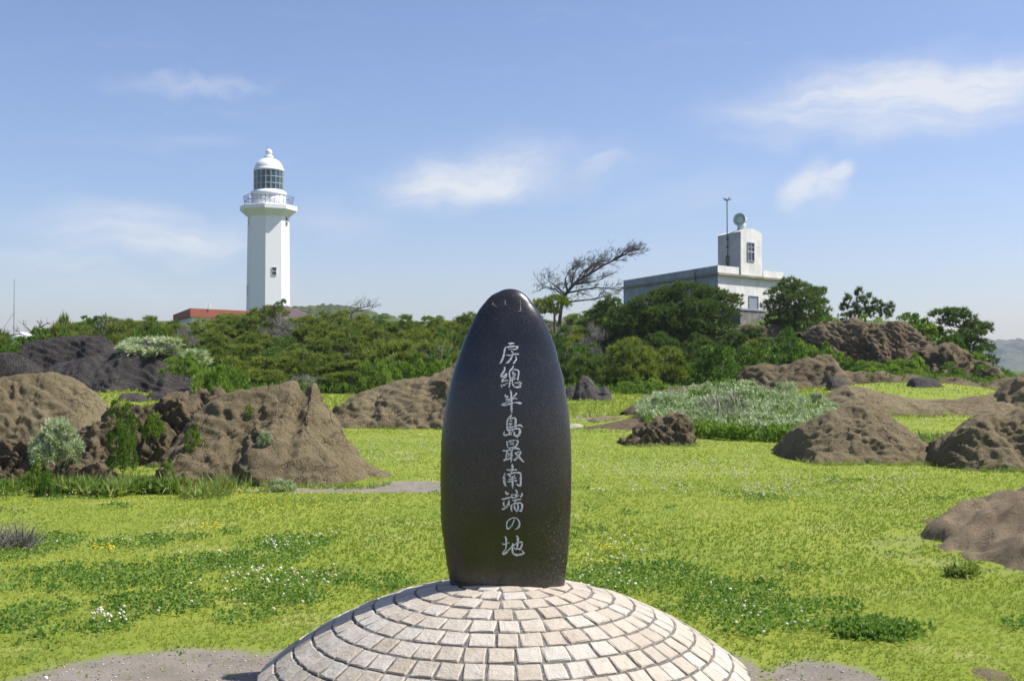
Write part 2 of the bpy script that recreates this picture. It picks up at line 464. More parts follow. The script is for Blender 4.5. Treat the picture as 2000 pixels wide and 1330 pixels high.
far_hill('hill', 2000, [(1840, 745), (1890, 700), (1915, 684), (1940, 670), (1968, 667), (2005, 677), (2060, 668), (2140, 690), (2260, 720)], 260, wood_mat('far_wood', (.035,.06,.022), (.10,.125,.045), .035), 20)
far_hill('hill', 330, [(540, 625), (580, 604), (610, 600), (650, 598), (690, 602), (730, 612), (790, 630)], 30, wood_mat('near_wood', (.04,.065,.018), (.12,.15,.035), .25), 2.2, base_z=2)

# ------------------------------------------------------------------ the paved mound and its stones
mx_, my_ = MOUND_C
MR = 1.95; M_EDGE = 1.27
MZ = .485 - MR                       # centre of the sphere the paving follows
mound = link('paved_mound', None, loc=(mx_, my_, 0), label='low round mound paved with pale granite blocks under the black monument', cat='mound')
def mortar_mat():
    m, N, b, o = new_mat('mortar'); p = N.pos()
    N.set(b.inputs['Base Color'], N.mix(N.step(N.noise(p, 60, 5, .7), .4, .65), (.10,.09,.078), (.22,.20,.175))); b.inputs['Roughness'].default_value = .95
    N.set(b.inputs['Normal'], N.bump(N.noise(p, 140, 4, .7), .8, .006)); return m
def paver_mat():
    m, N, b, o = new_mat('granite_paver'); p = N.pos()
    oi = N.n('ShaderNodeObjectInfo')
    rnd = oi.outputs['Random']
    isl = N.n('ShaderNodeNewGeometry').outputs['Random Per Island']
    r = N.math('FRACT', N.math('ADD', rnd, N.math('MULTIPLY', isl, .0)))
    base = N.ramp(r, [(0, (.40,.335,.255)), (.25, (.455,.395,.315)), (.5, (.425,.37,.295)), (.75, (.485,.43,.355)), (1, (.475,.435,.375))])
    g = N.noise(p, 130, 4, .8)
    base = N.mix(N.math('MULTIPLY', N.step(g, .56, .7), .5), base, (.20,.175,.15))
    base = N.mix(N.math('MULTIPLY', N.step(N.noise(p, 190, 3, .7), .58, .68), .55), base, (.74,.70,.63))
    base = N.mix(N.math('MULTIPLY', N.step(N.noise(p, 9, 5, .65), .5, .72), .45), base, (.33,.26,.18))
    base = N.mix(N.math('MULTIPLY', N.step(N.noise(p, 2.6, 6, .7), .54, .72), .35), base, (.27,.235,.185))
    N.set(b.inputs['Base Color'], base); b.inputs['Roughness'].default_value = .8
    h = N.math('ADD', N.noise(p, 45, 6, .7), N.math('MULTIPLY', N.noise(p, 14, 4, .6), 1.3))
    N.set(b.inputs['Normal'], N.bump(h, .75, .012)); return m
M['mortar'] = mortar_mat(); M['paver'] = paver_mat()
bed = MB()
prof = []
for k in range(25):
    s = k / 24 * 1.335
    prof.append((max(.001, (MR - .0062) * math.sin(s / MR)), MZ + (MR - .0062) * math.cos(s / MR)))
prof.append((1.23, -.2))
prof = prof[::-1]
bed.lathe(prof, 72)
bed.build('mortar_bed', M['mortar'], mound, True)

def paver_variant(seed):
    r = np.random.default_rng(seed)
    n = 5
    u = np.array([-.5, -.45, 0, .45, .5])
    V = []
    for j in range(n):
        for i in range(n):
            x, y = u[i], u[j]
            edge = (i in (0, 4)) + (j in (0, 4))
            z = -.07 if edge == 1 else (-.16 if edge == 2 else 0)
            V.append([x, y, z])
    V = np.array(V)
    wob = r.normal(0, .012, V.shape); wob[:, 2] = r.normal(0, .018, len(V))
    V = V + wob
    V[:, 0] += .03 * r.normal() * V[:, 1]; V[:, 1] += .03 * r.normal() * V[:, 0]
    V[:, 2] += .03 * r.normal() * V[:, 0] + .03 * r.normal() * V[:, 1]
    i = np.arange(n * n).reshape(n, n)
    f = np.stack([i[:-1, :-1].ravel(), i[:-1, 1:].ravel(), i[1:, 1:].ravel(), i[1:, :-1].ravel()], 1)
    ring = list(i[0, :]) + list(i[1:, -1]) + list(i[-1, -2::-1]) + list(i[-2:0:-1, 0])
    nb = len(V); low = V[ring].copy(); low[:, 2] = -.75; low[:, :2] *= .98
    V = np.vstack([V, low]); k = len(ring)
    side = np.array([[ring[(a + 1) % k], ring[a], nb + a, nb + (a + 1) % k] for a in range(k)])
    return V, np.vstack([f, side])
PAVERS = [paver_variant(100 + k) for k in range(14)]
paver_meshes = [mesh_np('paver', v, f, M['paver'], False) for v, f in PAVERS]
slots = []
pr = random.Random(3)
for row in range(12):
    s_mid = 1.362 - .1125 * (row + .5)
    r_mid = MR * math.sin(s_mid / MR)
    cnt = max(5, round(2 * math.pi * r_mid / .117))
    off = pr.random() * 6
    widths = [1 + pr.uniform(-.11, .11) for _ in range(cnt)]; tot = sum(widths); acc = 0
    for k in range(cnt):
        a = off + 2 * math.pi * (acc + widths[k] / 2) / tot; acc += widths[k]
        wdt = 2 * math.pi * r_mid * widths[k] / tot - pr.uniform(.009, .016)
        slots.append((s_mid, a, wdt, .1125 - pr.uniform(.010, .015)))
def paver_matrix(s, a, wdt, hgt):
    th = s / MR
    nrm = Vector((math.sin(th) * math.cos(a), math.sin(th) * math.sin(a), math.cos(th)))
    tan = Vector((-math.sin(a), math.cos(a), 0)); rad = nrm.cross(tan)
    yaw = pr.gauss(0, .02)
    t2 = tan * math.cos(yaw) + rad * math.sin(yaw); r2 = rad * math.cos(yaw) - tan * math.sin(yaw)
    p = Vector((0, 0, MZ)) + nrm * (MR + pr.gauss(0, .0022))
    m = Matrix((t2 * wdt, r2 * hgt, nrm * .062)).transposed().to_4x4(); m.translation = p
    return m
# nearest to the camera first; the camera is at -y of the mound
slots.sort(key=lambda q: math.sin(q[1]) * MR * math.sin(q[0] / MR))
rear_V, rear_F, cnt = [], [], 0
for k, q in enumerate(slots):
    mt = paver_matrix(*q)
    if k < 300:
        o = link('paver', paver_meshes[pr.randrange(14)], mound); o.matrix_local = mt
    else:
        v, f = PAVERS[pr.randrange(14)]
        m4 = np.array(mt); vv = v @ m4[:3, :3].T + m4[:3, 3]
        rear_V.append(vv); rear_F.append(f + cnt); cnt += len(vv)
if rear_V: link('rear_pavers', mesh_np('rear_pavers', np.vstack(rear_V), np.vstack(rear_F), M['paver']), mound, kind='stuff')

# ------------------------------------------------------------------ the black monument stone
def granite_mat():
    m, N, b, o = new_mat('polished_black_granite'); p = N.obj_co()
    g = N.noise(p, 190, 3, .8); g2 = N.noise(p, 260, 2, .8); big = N.noise(p, 3.2, 5, .6)
    col = N.mix(N.step(g, .5, .66), (.0055,.0055,.0065), (.030,.026,.021))
    sp = N.math('MULTIPLY', N.step(g2, .56, .66), N.step(big, .30, .66))
    col = N.mix(N.math('MULTIPLY', sp, .75), col, (.20,.16,.11))
    # paler speckle low on the right
    sx = N.n('ShaderNodeSeparateXYZ'); N.set(sx.inputs[0], p)
    low_right_pale = N.math('MULTIPLY', N.math('MULTIPLY', N.step(sx.outputs[0], .10, .24), N.step(sx.outputs[2], .75, .2)), N.step(N.noise(p, 75, 5, .75), .54, .66))
    foot = N.math('MULTIPLY', N.step(sx.outputs[2], .16, .02), N.step(N.noise(p, 40, 5, .7), .38, .62))
    col = N.mix(N.math('MULTIPLY', low_right_pale, .55), col, (.20,.19,.165))
    col = N.mix(N.math('MULTIPLY', foot, .5), col, (.14,.11,.085))
    rough_side = N.attr('hewn')
    col = N.mix(rough_side, col, N.mix(g, (.02,.02,.02), (.07,.065,.055)))
    N.set(b.inputs['Base Color'], col)
    rr = N.math('ADD', .19, N.math('MULTIPLY', N.step(big, .35, .7), .13))
    rr = N.math('ADD', rr, N.math('MULTIPLY', N.math('MAXIMUM', rough_side, foot), .35))
    N.set(b.inputs['Roughness'], rr)
    b.inputs['Specular IOR Level'].default_value = .7
    N.set(b.inputs['Normal'], N.bump(N.math('ADD', g2, N.math('MULTIPLY', N.noise(p, 30, 4), N.math('MULTIPLY', rough_side, 14))), .10, .004))
    return m
M['granite'] = granite_mat()
SD = 6.13
EDGE = [(564.2,996,996),(570,974,1018),(577,960,1027.5),(595,943,1043),(613,930,1056),(640,917,1070),(670,904,1082.5),(704,892,1092),(732,883,1099.5),(763,875.5,1105.5),(790,870,1109.5),(821,865.5,1113),(863,861,1115.5),(920,859.5,1116.7),(976,859.5,1116.5),(1021,861,1114.4),(1064,867,1111.5),(1105,872.5,1108),(1134,878,1104),(1150,882,1101)]
lz = np.array([P(1000, y, SD).z for y, _, _ in EDGE])
cxs = np.array([(P(a, y, SD).x + P(b_, y, SD).x) / 2 for y, a, b_ in EDGE]); w2s = np.array([((P(b_, y, SD).x - P(a, y, SD).x) / 2) ** 2 for y, a, b_ in EDGE])
z_top = lz[0]; z_bot = lz[-1] - .03
def cubic(xq, xs, ys):            # smooth monotone-ish interpolation (Catmull-Rom on sorted x)
    o = np.argsort(xs); xs = np.asarray(xs)[o]; ys = np.asarray(ys)[o]
    m = np.gradient(ys, xs); i = np.clip(np.searchsorted(xs, xq) - 1, 0, len(xs) - 2)
    h = xs[i+1] - xs[i]; t = np.clip((xq - xs[i]) / h, 0, 1)
    return (2*t**3-3*t**2+1)*ys[i] + (t**3-2*t**2+t)*h*m[i] + (-2*t**3+3*t**2)*ys[i+1] + (t**3-t**2)*h*m[i+1]
EXP = 2.35
def stone_section(z):
    cx = np.interp(z, lz[::-1], cxs[::-1]); w = np.sqrt(np.maximum(cubic(z, lz, w2s), 1e-8))      # half width squared stays smooth over the crown
    depth = .47 * w * (1 - .06 * smooth(.9, .46, z)) + .0
    return cx, w, depth
def stone_front(x, z):
    cx, w, d = stone_section(np.asarray(z, float))
    q = np.clip(np.abs((x - cx) / w), 0, .999)
    return SD - d * (1 - q ** EXP) ** (1 / EXP)
NZ, NA = 170, 128
tz = np.linspace(0, 1, NZ); zz = z_bot + (z_top - z_bot) * (1 - (1 - tz) ** 1.7)
# superellipse sampled evenly in angle
ang = np.linspace(0, 2 * math.pi, NA, endpoint=False)
sx_ = np.sign(np.cos(ang)) * np.abs(np.cos(ang)) ** (2 / EXP); sy_ = np.sign(np.sin(ang)) * np.abs(np.sin(ang)) ** (2 / EXP)
cx, w, d = stone_section(zz)
w[-1] = .0005; d[-1] = .0003
SX = cx[:, None] + w[:, None] * sx_[None]; SY = SD + d[:, None] * sy_[None]; SZ = np.repeat(zz[:, None], NA, 1)
hewn = np.clip(smooth(-.30, .0, np.repeat(sy_[None], NZ, 0)) , 0, 1) * smooth(0.0, .04, w)[:, None]
q3 = np.stack([SX * 38, SY * 38, SZ * 38], -1)
chip = (fbm(q3, 3) * .016 + np.abs(fbm(q3 * .55, 3)) * .02) * hewn
SX = SX - np.repeat(sx_[None], NZ, 0) * np.abs(chip) * 1.0; SY = SY - np.repeat(sy_[None], NZ, 0) * chip
i = np.arange(NZ * NA).reshape(NZ, NA); j = np.roll(i, -1, 1)
Fq = np.stack([i[:-1].ravel(), j[:-1].ravel(), j[1:].ravel(), i[1:].ravel()], 1)
stone_o = Vector((float(cx[0]), SD, float(z_bot)))
SV = np.stack([SX.ravel() - stone_o.x, SY.ravel() - stone_o.y, SZ.ravel() - stone_o.z], 1)
stone = link('monument_stone', mesh_np('monument_stone', SV, Fq, M['granite'], True, {'hewn': hewn.ravel()}), loc=stone_o,
             label='tall pointed oval black granite monument with carved vertical lettering', cat='monument')

CH = {}
CH['first'] = (13.3, 965, 665, [
 [(365,60,15),(410,85,60),(500,75,45),(525,70,15)], [(315,180,25),(400,165,45),(540,155,40),(605,170,50),(590,215,35),(510,240,40)],
 [(370,235,18),(470,225,18),(530,235,30)], [(290,185,30),(270,260,45),(255,370,50),(225,470,55),(180,560,45),(130,610,12)],
 [(450,285,35),(490,315,40)], [(320,380,30),(400,390,40),(480,370,45),(560,355,40),(640,360,40)],
 [(470,410,35),(420,500,50),(360,565,50),(300,600,12)], [(560,420,25),(580,480,40),(540,545,45),(500,600,40)]])
CH['second'] = (13.3, 965, 665, [
 [(275,695,40),(270,770,50),(220,850,55),(175,920,45),(195,950,35),(270,905,35),(330,860,40)], [(330,880,40),(300,940,50),(230,1010,45),(200,1070,40),(260,1050,25),(340,1030,50)],
 [(185,1150,35),(205,1210,35)], [(225,1155,25),(275,1160,35)], [(300,1130,30),(355,1100,35)],
 [(500,670,40),(470,720,40),(420,770,40),(400,830,45),(400,920,45),(420,1000,40)], [(430,770,35),(520,755,30),(610,770,40),(640,820,40),(630,920,45),(610,1020,40)],
 [(510,800,20),(470,850,30),(540,860,35),(550,900,25),(460,970,20)], [(480,880,25),(540,950,20)], [(430,990,20),(560,985,25)],
 [(385,1045,30),(450,1030,35),(530,1010,25)], [(410,1060,30),(400,1150,45),(385,1215,35)],
 [(470,1040,35),(475,1110,40),(510,1190,40),(580,1215,45),(670,1200,60),(680,1160,20)], [(540,1105,25),(620,1095,40)], [(650,1070,30),(710,1120,35),(640,1140,25)]])
CH['third'] = (13.3, 965, 760, [
 [(280,145,30),(300,185,60),(330,215,45),(375,175,15)], [(490,205,30),(545,160,45),(580,110,50)],
 [(305,280,35),(370,265,50),(450,250,40),(550,240,35),(595,255,25)], [(200,405,50),(300,400,70),(420,375,50),(540,350,25),(620,355,60),(700,375,60)],
 [(220,380,15),(330,335,20),(430,290,25)], [(420,35,45),(440,80,60),(445,200,55),(450,350,55),(450,500,55),(455,580,45),(460,615,10)]])
CH['fourth'] = (13.3, 965, 760, [
 [(430,660,30),(440,700,55),(390,740,45),(350,800,40),(335,900,50),(340,1000,50),(345,1070,35)], [(430,765,35),(520,750,45),(555,790,60),(555,880,60),(555,1000,50)],
 [(405,820,25),(470,825,25)], [(390,895,40),(470,900,25)], [(395,960,25),(440,925,25)], [(370,1000,40),(450,985,40),(580,955,40),(680,940,60),(745,985,25)],
 [(345,1065,30),(450,1050,45),(580,1025,45),(660,1040,55),(670,1100,65),(650,1170,70),(600,1250,25)], [(600,1230,60),(510,1180,40)],
 [(400,1060,50),(400,1140,55),(450,1165,40)], [(450,1172,40),(350,1180,50),(280,1195,50),(250,1160,35),(265,1110,30)], [(440,1120,30),(500,1085,20)], [(530,1110,40),(520,1170,50)]])
CH['fifth'] = (13.3, 965, 855, [
 [(330,90,25),(340,170,45),(360,250,30)], [(370,90,30),(480,65,25),(590,70,35),(625,100,30),(590,170,45),(560,245,35)],
 [(370,110,20),(510,104,20)], [(410,160,30),(510,155,36)], [(390,262,30),(480,238,30),(540,225,25)], [(240,330,40),(330,335,50),(450,295,40),(560,270,45),(650,290,50)],
 [(335,360,35),(320,450,45),(310,530,40),(260,580,50)], [(260,585,45),(350,555,35),(430,520,40)], [(460,310,45),(450,420,60),(445,540,55),(440,650,12)], [(375,390,30),(390,440,38),(365,490,18)],
 [(540,400,25),(620,370,45),(690,355,40),(670,420,50),(610,500,55),(540,570,50),(500,560,25)], [(550,400,40),(610,450,45),(680,530,55),(730,590,45),(785,625,12)]])
CH['sixth'] = (13.3, 965, 855, [
 [(470,700,50),(480,770,60),(465,850,55),(440,900,30)], [(330,825,30),(400,835,50),(500,830,40),(590,825,30)], [(280,930,35),(260,1010,60),(265,1120,65),(285,1210,60),(310,1255,20)],
 [(340,950,30),(430,930,45),(560,900,45),(660,910,50),(690,960,50),(690,1060,55),(690,1160,50),(680,1240,60)], [(690,1235,55),(630,1230,45),(570,1180,12)],
 [(400,980,50),(430,1010,30)], [(540,970,30),(510,1000,40)], [(390,1070,35),(470,1060,35),(560,1040,30)], [(360,1130,45),(460,1125,40),(580,1110,40)], [(470,1010,50),(475,1100,55),(480,1200,60),(485,1300,25)]])
CH['seventh'] = (13.3, 965, 950, [
 [(290,130,30),(330,180,70),(370,190,70)], [(205,315,25),(240,325,45),(330,300,50),(420,280,45)], [(270,380,20),(245,430,45),(260,490,45)],
 [(385,360,45),(380,430,55),(340,500,60),(260,570,50),(205,585,40)], [(400,470,40),(350,500,30)], [(460,200,35),(460,260,45),(490,290,40),(560,270,35),(640,230,30)],
 [(565,90,40),(595,150,55),(570,240,45)], [(470,205,30),(550,215,30)], [(720,170,40),(720,220,55),(690,270,40)], [(470,360,20),(540,355,45),(620,335,50),(700,325,40)],
 [(570,370,35),(545,410,25),(500,440,25)], [(470,460,40),(445,520,50),(450,600,45),(460,640,25)], [(500,450,25),(600,430,40),(690,425,40),(730,480,50),(720,560,50),(700,630,60)],
 [(700,630,45),(650,620,30)], [(530,480,40),(535,560,50),(560,620,30)], [(620,470,40),(620,560,50),(590,640,40)]])
CH['eighth'] = (13.3, 965, 950, [
 [(525,850,25),(500,930,35),(450,1020,45),(390,1085,40),(345,1095,35),(330,1020,30),(335,930,35),(390,860,30),(470,815,28),(560,815,28),(630,870,35),(660,950,45),(645,1040,50),(590,1090,35),(535,1115,10)]])
CH['ninth'] = (20.46, 965, 1030, [
 [(450,370,60),(480,450,70),(490,560,75),(480,700,60),(470,820,60),(430,900,50),(370,970,40),(345,1030,60)], [(325,640,30),(380,660,60),(480,640,50),(600,600,40)],
 [(350,1040,80),(410,1040,90),(500,980,90),(580,890,60),(680,800,70),(760,710,80),(880,650,70),(1000,590,60),(1090,580,70),(1120,640,80),(1090,760,80),(1050,860,70)],
 [(1040,870,70),(960,840,70),(860,860,60),(800,790,30)], [(900,330,60),(945,400,90),(950,550,95),(935,700,70),(920,820,60)],
 [(735,610,25),(740,720,70),(735,850,80),(735,960,80),(790,1050,75),(900,1090,85),(1050,1070,90),(1160,1030,90),(1195,1010,60)], [(1190,1010,70),(1150,950,40),(1110,890,12)]])
def letter_mat():
    m, N, b, o = new_mat('worn_white_paint'); p = N.pos()
    c = N.mix(N.step(N.noise(p, 120, 4, .7), .36, .56), (.32,.32,.35), (.74,.75,.79))
    c = N.mix(N.step(N.noise(p, 210, 3, .7), .60, .68), c, (.03,.03,.035))
    N.set(b.inputs['Base Color'], c); b.inputs['Roughness'].default_value = .85
    N.set(b.inputs['Normal'], N.bump(N.noise(p, 160, 4, .7), .9, .006)); return m
M['letter'] = letter_mat()
def stroke_mesh(name, scale, ox, oy, strokes, mat, wk=.92):
    V, Fc = [], []
    for si, st in enumerate(strokes):
        pts = np.array(st, float); n = len(pts)
        k = np.linspace(0, n - 1, max(6, (n - 1) * 5 + 1)); ks = np.arange(n)
        q = np.stack([cubic(k, ks, pts[:, c]) for c in range(3)], 1) if n > 2 else np.stack([np.interp(k, ks, pts[:, c]) for c in range(3)], 1)
        tg = np.gradient(q[:, :2], axis=0); tg /= np.linalg.norm(tg, axis=1)[:, None] + 1e-9
        nr = np.stack([-tg[:, 1], tg[:, 0]], 1)
        wv = np.maximum(q[:, 2], 6) * wk * (1 + .14 * rng.normal(size=len(q)))
        # rounded brush ends
        ctr = q[:, :2].copy()
        a0 = ctr[0] - tg[0] * wv[0] * .42; a1 = ctr[-1] + tg[-1] * wv[-1] * .42
        ctr = np.vstack([a0, ctr, a1]); nr = np.vstack([nr[0], nr, nr[-1]]); wv = np.concatenate([[wv[0] * .45], wv, [wv[-1] * .45]])
        base = len(V)
        for sgn in (-.5, 0, .5):
            e = ctr + nr * (wv * sgn)[:, None] + (rng.normal(0, 1.6, ctr.shape) if sgn else 0)
            for (cxp, cyp) in e:
                p = P(ox + cxp / scale, oy + cyp / scale, SD - .14)
                y = float(stone_front(np.array(p.x), np.array(p.z))) 
                p = P(ox + cxp / scale, oy + cyp / scale, y)
                y = float(stone_front(np.array(p.x), np.array(p.z))) - .0009 - .00022 * si + (.0006 if sgn else 0)
                V.append((p.x - stone_o.x, y - stone_o.y, p.z - stone_o.z))
        L = len(ctr)
        for a in range(2):
            for b_ in range(L - 1):
                i0 = base + a * L + b_
                Fc.append((i0, i0 + 1, i0 + L + 1, i0 + L))
    return mesh_np(name, np.array(V), np.array(Fc), mat, True)
for k, (sc_, ox_, oy_, strokes) in CH.items():
    link('carved_character', stroke_mesh('carved_character', sc_, ox_, oy_, strokes, M['letter']), stone)
M['streak'] = plain('dried_streak', (.22,.21,.20), .9, var=.3, scale=60)
link('pale_streak', stroke_mesh('pale_streak', 4.507, 850, 555, [[(512,160,4),(506,175,12),(520,188,6)], [(615,145,4),(617,180,9)], [(748,140,4),(750,190,6),(752,228,5)], [(728,236,5),(760,232,7)], [(530,190,7),(538,200,4)]], M['streak']), stone)
# ------------------------------------------------------------------ rocks
FEET = []
def worley(p):
    f = np.floor(p).astype(np.int64); best = np.full(p.shape[:-1], 9.0); sec = best.copy(); fac = np.zeros_like(best)
    for a in (-1, 0, 1):
        for b in (-1, 0, 1):
            for c in (-1, 0, 1):
                x, y, z = f[..., 0] + a, f[..., 1] + b, f[..., 2] + c
                q = np.stack([x + .5 + .45 * _hash(x, y, z), y + .5 + .45 * _hash(x + 71, y, z), z + .5 + .45 * _hash(x, y + 37, z)], -1)
                d = np.linalg.norm(p - q, axis=-1)
                tilt = np.stack([_hash(x + 5, y + 9, z), _hash(x, y + 5, z + 9), _hash(x + 9, y, z + 5)], -1)
                val = ((p - q) * tilt).sum(-1) * .9 + .45 * _hash(x + 3, y + 3, z + 3)
                near = d < best
                sec = np.where(near, best, np.minimum(sec, d)); fac = np.where(near, val, fac); best = np.where(near, d, best)
    return best, sec, fac
def rock(name, label, cat, base_py, front, back, outline, mat, amp=.10, freq=1.6, strata=0.0, res=.05, p_front=1.5, D=None, group=None, sink=.18, seed=0, cut=0.5, warp=.5, facet=None):
    """rock from its skyline in pixels; the crest stands `front` metres behind the foot seen at base_py"""
    mid_px = sum(a for a, _ in outline) / len(outline)
    Df = ground_hit(mid_px, base_py) if D is None else D
    Dc = Df + front
    if facet is None: facet = {'tan_rock': .42, 'brown_rock': .8, 'dark_rock': .35, 'black_boulder': .3}.get(mat.name, .3)
    pts = [P(px, py, Dc) for px, py in outline]
    x0, x1 = pts[0].x, pts[-1].x
    n = int(min(150, max(14, (x1 - x0) / res))); m1 = int(min(80, max(8, (front + .4) * 1.5 / res))); m2 = int(min(30, max(6, back / res / 2)))
    xs = np.linspace(x0, x1, n)
    top = np.interp(xs, [p.x for p in pts], [p.z for p in pts])
    u = np.linspace(0, 1, n)
    endk = np.clip(np.minimum(u, 1 - u) / .10, 0, 1) ** .5
    v = np.concatenate([np.linspace(-1, 0, m1), np.linspace(0, 1, m2)[1:]])
    U, Vv = np.meshgrid(u, v); XX = np.repeat(xs[None], len(v), 0)
    rs = seed * 13.7
    wob = 1 + .30 * fbm(np.stack([XX * .9 + rs, XX * 0, XX * 0 + rs], -1), 3)
    run = np.where(Vv < 0, front * wob * (.35 + .65 * endk), back * (.5 + .5 * endk))
    YY = Dc + Vv * run
    s = 1 - np.abs(Vv)
    prof = np.where(Vv < 0, 1 - (1 - s) ** p_front, 1 - (1 - s) ** 1.6)
    prof = np.clip(prof, 0, 1)
    zg = H(XX.ravel(), YY.ravel()).reshape(XX.shape) - sink
    ZZ = zg + np.maximum(np.repeat(top[None], len(v), 0) - zg, .02) * prof
    Q = np.stack([XX, YY, ZZ], -1)
    # displace along the normal: big lumps, ledges and fine chips
    du = np.gradient(Q, axis=1); dv = np.gradient(Q, axis=0)
    nr = np.cross(du, dv); nr /= np.linalg.norm(nr, axis=2)[..., None] + 1e-9
    R3 = Q * freq + rs
    R3 = R3 + warp * np.stack([fbm(R3 * .7 + 5, 3), fbm(R3 * .7 + 15, 3), fbm(R3 * .7 + 25, 3)], -1)
    big = fbm(R3, 5, .52)
    rid = 1 - np.abs(fbm(R3 * 1.3 + 40, 3)) * 2
    gul = -np.clip(rid - .72, 0, 1) * cut * 2.2                                 # narrow clefts
    lay = np.zeros_like(big)
    if strata:
        sv = (Q[..., 2] * .9 + Q[..., 0] * .45 + .45 * fbm(R3 * .6, 3)) * 4.2
        fr_ = sv % 1; lay = strata * 2.0 * (np.where(fr_ < .82, fr_ / .82, (1 - fr_) / .18) - .5)      # saw-toothed ledges
    keep = np.where(Vv < 0, .25 + .75 * np.clip((1 - s) * 4, 0, 1), .6)       # hold the skyline
    fine = fbm(R3 * 5.5, 3) * .34 - np.clip(fbm(R3 * 2.3 + 60, 3) - .30, 0, 1) * .85     # grain and weathered hollows
    w1, w2, f1 = worley(R3 * 1.25); _, _, f2 = worley(R3 * 3.1 + 7)
    seam = -np.clip(.10 - (w2 - w1), 0, .10) * 4.0                              # open joints between blocks
    fine = fine + facet * (f1 * .8 + f2 * .32 + seam)
    disp = amp * (1.0 if mat.name != 'tan_rock' else .72) * (big * 1.1 + gul + lay + fine) * keep
    Q = Q + nr * disp[..., None]
    i = np.arange(n * len(v)).reshape(len(v), n)
    f = np.stack([i[:-1, :-1].ravel(), i[:-1, 1:].ravel(), i[1:, 1:].ravel(), i[1:, :-1].ravel()], 1)
    org = np.array([(x0 + x1) / 2, Dc, float(zg.min())])
    FEET.append((Q[3:5, :, 0].mean(0), Q[0:3, :, 1].mean(0), Df))
    me = mesh_np(name, Q.reshape(-1, 3) - org, f, mat, True)
    return link(name, me, loc=org, label=label, cat=cat, group=group)

T, B_, Dk, Bk = M['tan_rock'], M['brown_rock'], M['dark_rock'], M['black_boulder']
# left of the monument
rock('rock_outcrop', 'large tan rock sloping down to a point beside the lawn left of the monument', 'rock', 950, 1.5, 1.2,
     [(325,905),(345,860),(385,800),(440,765),(500,757),(540,752),(570,743),(582,748),(590,765),(598,758),(612,745),(625,760),(628,785),(650,815),(675,850),(700,885),(730,910),(765,928),(800,945)], T, .15, 1.5, .2, .03, 1.25, seed=1)
rock('rock_outcrop', 'rounded tan boulder mass at the left edge, cracked, above the silver bush', 'rock', 880, 1.3, 1.5,
     [(-70,745),(0,735),(60,728),(100,725),(140,735),(165,748),(185,765),(200,785),(215,815),(225,850)], T, .14, 1.4, .2, .035, 1.5, seed=2)
rock('rock_outcrop', 'jumbled brown rocks between the tan boulder and the pointed rock', 'rock', 915, 1.6, 1.0,
     [(190,850),(215,800),(260,778),(300,790),(330,775),(365,772),(400,765),(430,760),(455,800),(470,860)], B_, .26, 1.9, .25, .035, 1.25, seed=3, cut=.4, facet=1.3)
rock('rock_outcrop', 'dark brown broken rock in the shade at the far left above the lawn', 'rock', 945, .8, .8,
     [(-60,860),(0,855),(50,848),(80,862),(110,880),(150,890),(190,905),(215,925)], B_, .22, 2.0, .2, .03, 1.2, seed=4, cut=.4, facet=1.2)
rock('rock_outcrop', 'low brown rock pieces at the foot of the weeds far left', 'rock', 948, .5, .5,
     [(95,930),(110,905),(140,892),(165,905),(190,900),(205,912),(225,935)], B_, .12, 3.2, .1, .03, 1.3, seed=5)
rock('rock_outcrop', 'brown rock hump behind the lawn just left of the monument', 'rock', 838, 1.9, 2.0,
     [(632,825),(650,803),(680,780),(715,760),(745,752),(775,742),(810,738),(840,735),(862,728),(885,712),(905,690),(930,680),(960,690),(990,720)], T, .2, 1.0, .16, .05, 1.5, seed=6)
rock('dark_rock', 'long low blackish rock ridge at the upper left under the bushes', 'rock', 735, 1.6, 2.5,
     [(20,700),(50,668),(100,661),(150,657),(195,656),(215,664),(228,690),(240,715)], Dk, .16, .7, .25, .08, 1.6, D=46, seed=7)
rock('dark_rock', 'big smooth blackish rock with pale speckled end left of the bright bush', 'rock', 768, 3.0, 2.5,
     [(85,732),(110,712),(150,704),(200,690),(250,682),(265,670),(300,664),(335,668),(345,690),(372,706),(385,725),(392,752)], Dk, .14, .7, .25, .07, 1.7, seed=8)
rock('dark_rock', 'dark grey speckled boulder at the left edge behind the tan boulder', 'rock', 740, 1.2, 1.5,
     [(-60,700),(-20,690),(20,686),(45,696),(62,705),(80,722),(90,738)], Dk, .12, 1.2, 0, .06, 1.6, D=34, seed=9)
for k, (pts, lab) in enumerate([([(228,783),(238,768),(270,766),(285,772),(290,784)], 'small flat dark stone left in the row below the big blackish rock'),
     ([(283,784),(295,766),(325,764),(335,772),(342,785)], 'middle flat dark stone in the row below the big blackish rock'),
     ([(335,778),(345,760),(375,756),(400,757),(425,756),(438,764),(442,778)], 'long flat dark stone near the bright green bush'),
     ([(450,770),(460,764),(480,763),(490,770)], 'tiny dark stone at the right end of the flat stone row')]):
    rock('flat_stone', lab, 'stone', 785, .35, .5, pts, Bk, .07, 1.6, 0, .05, 1.8, seed=20 + k, group='flat dark stones behind the left rocks')
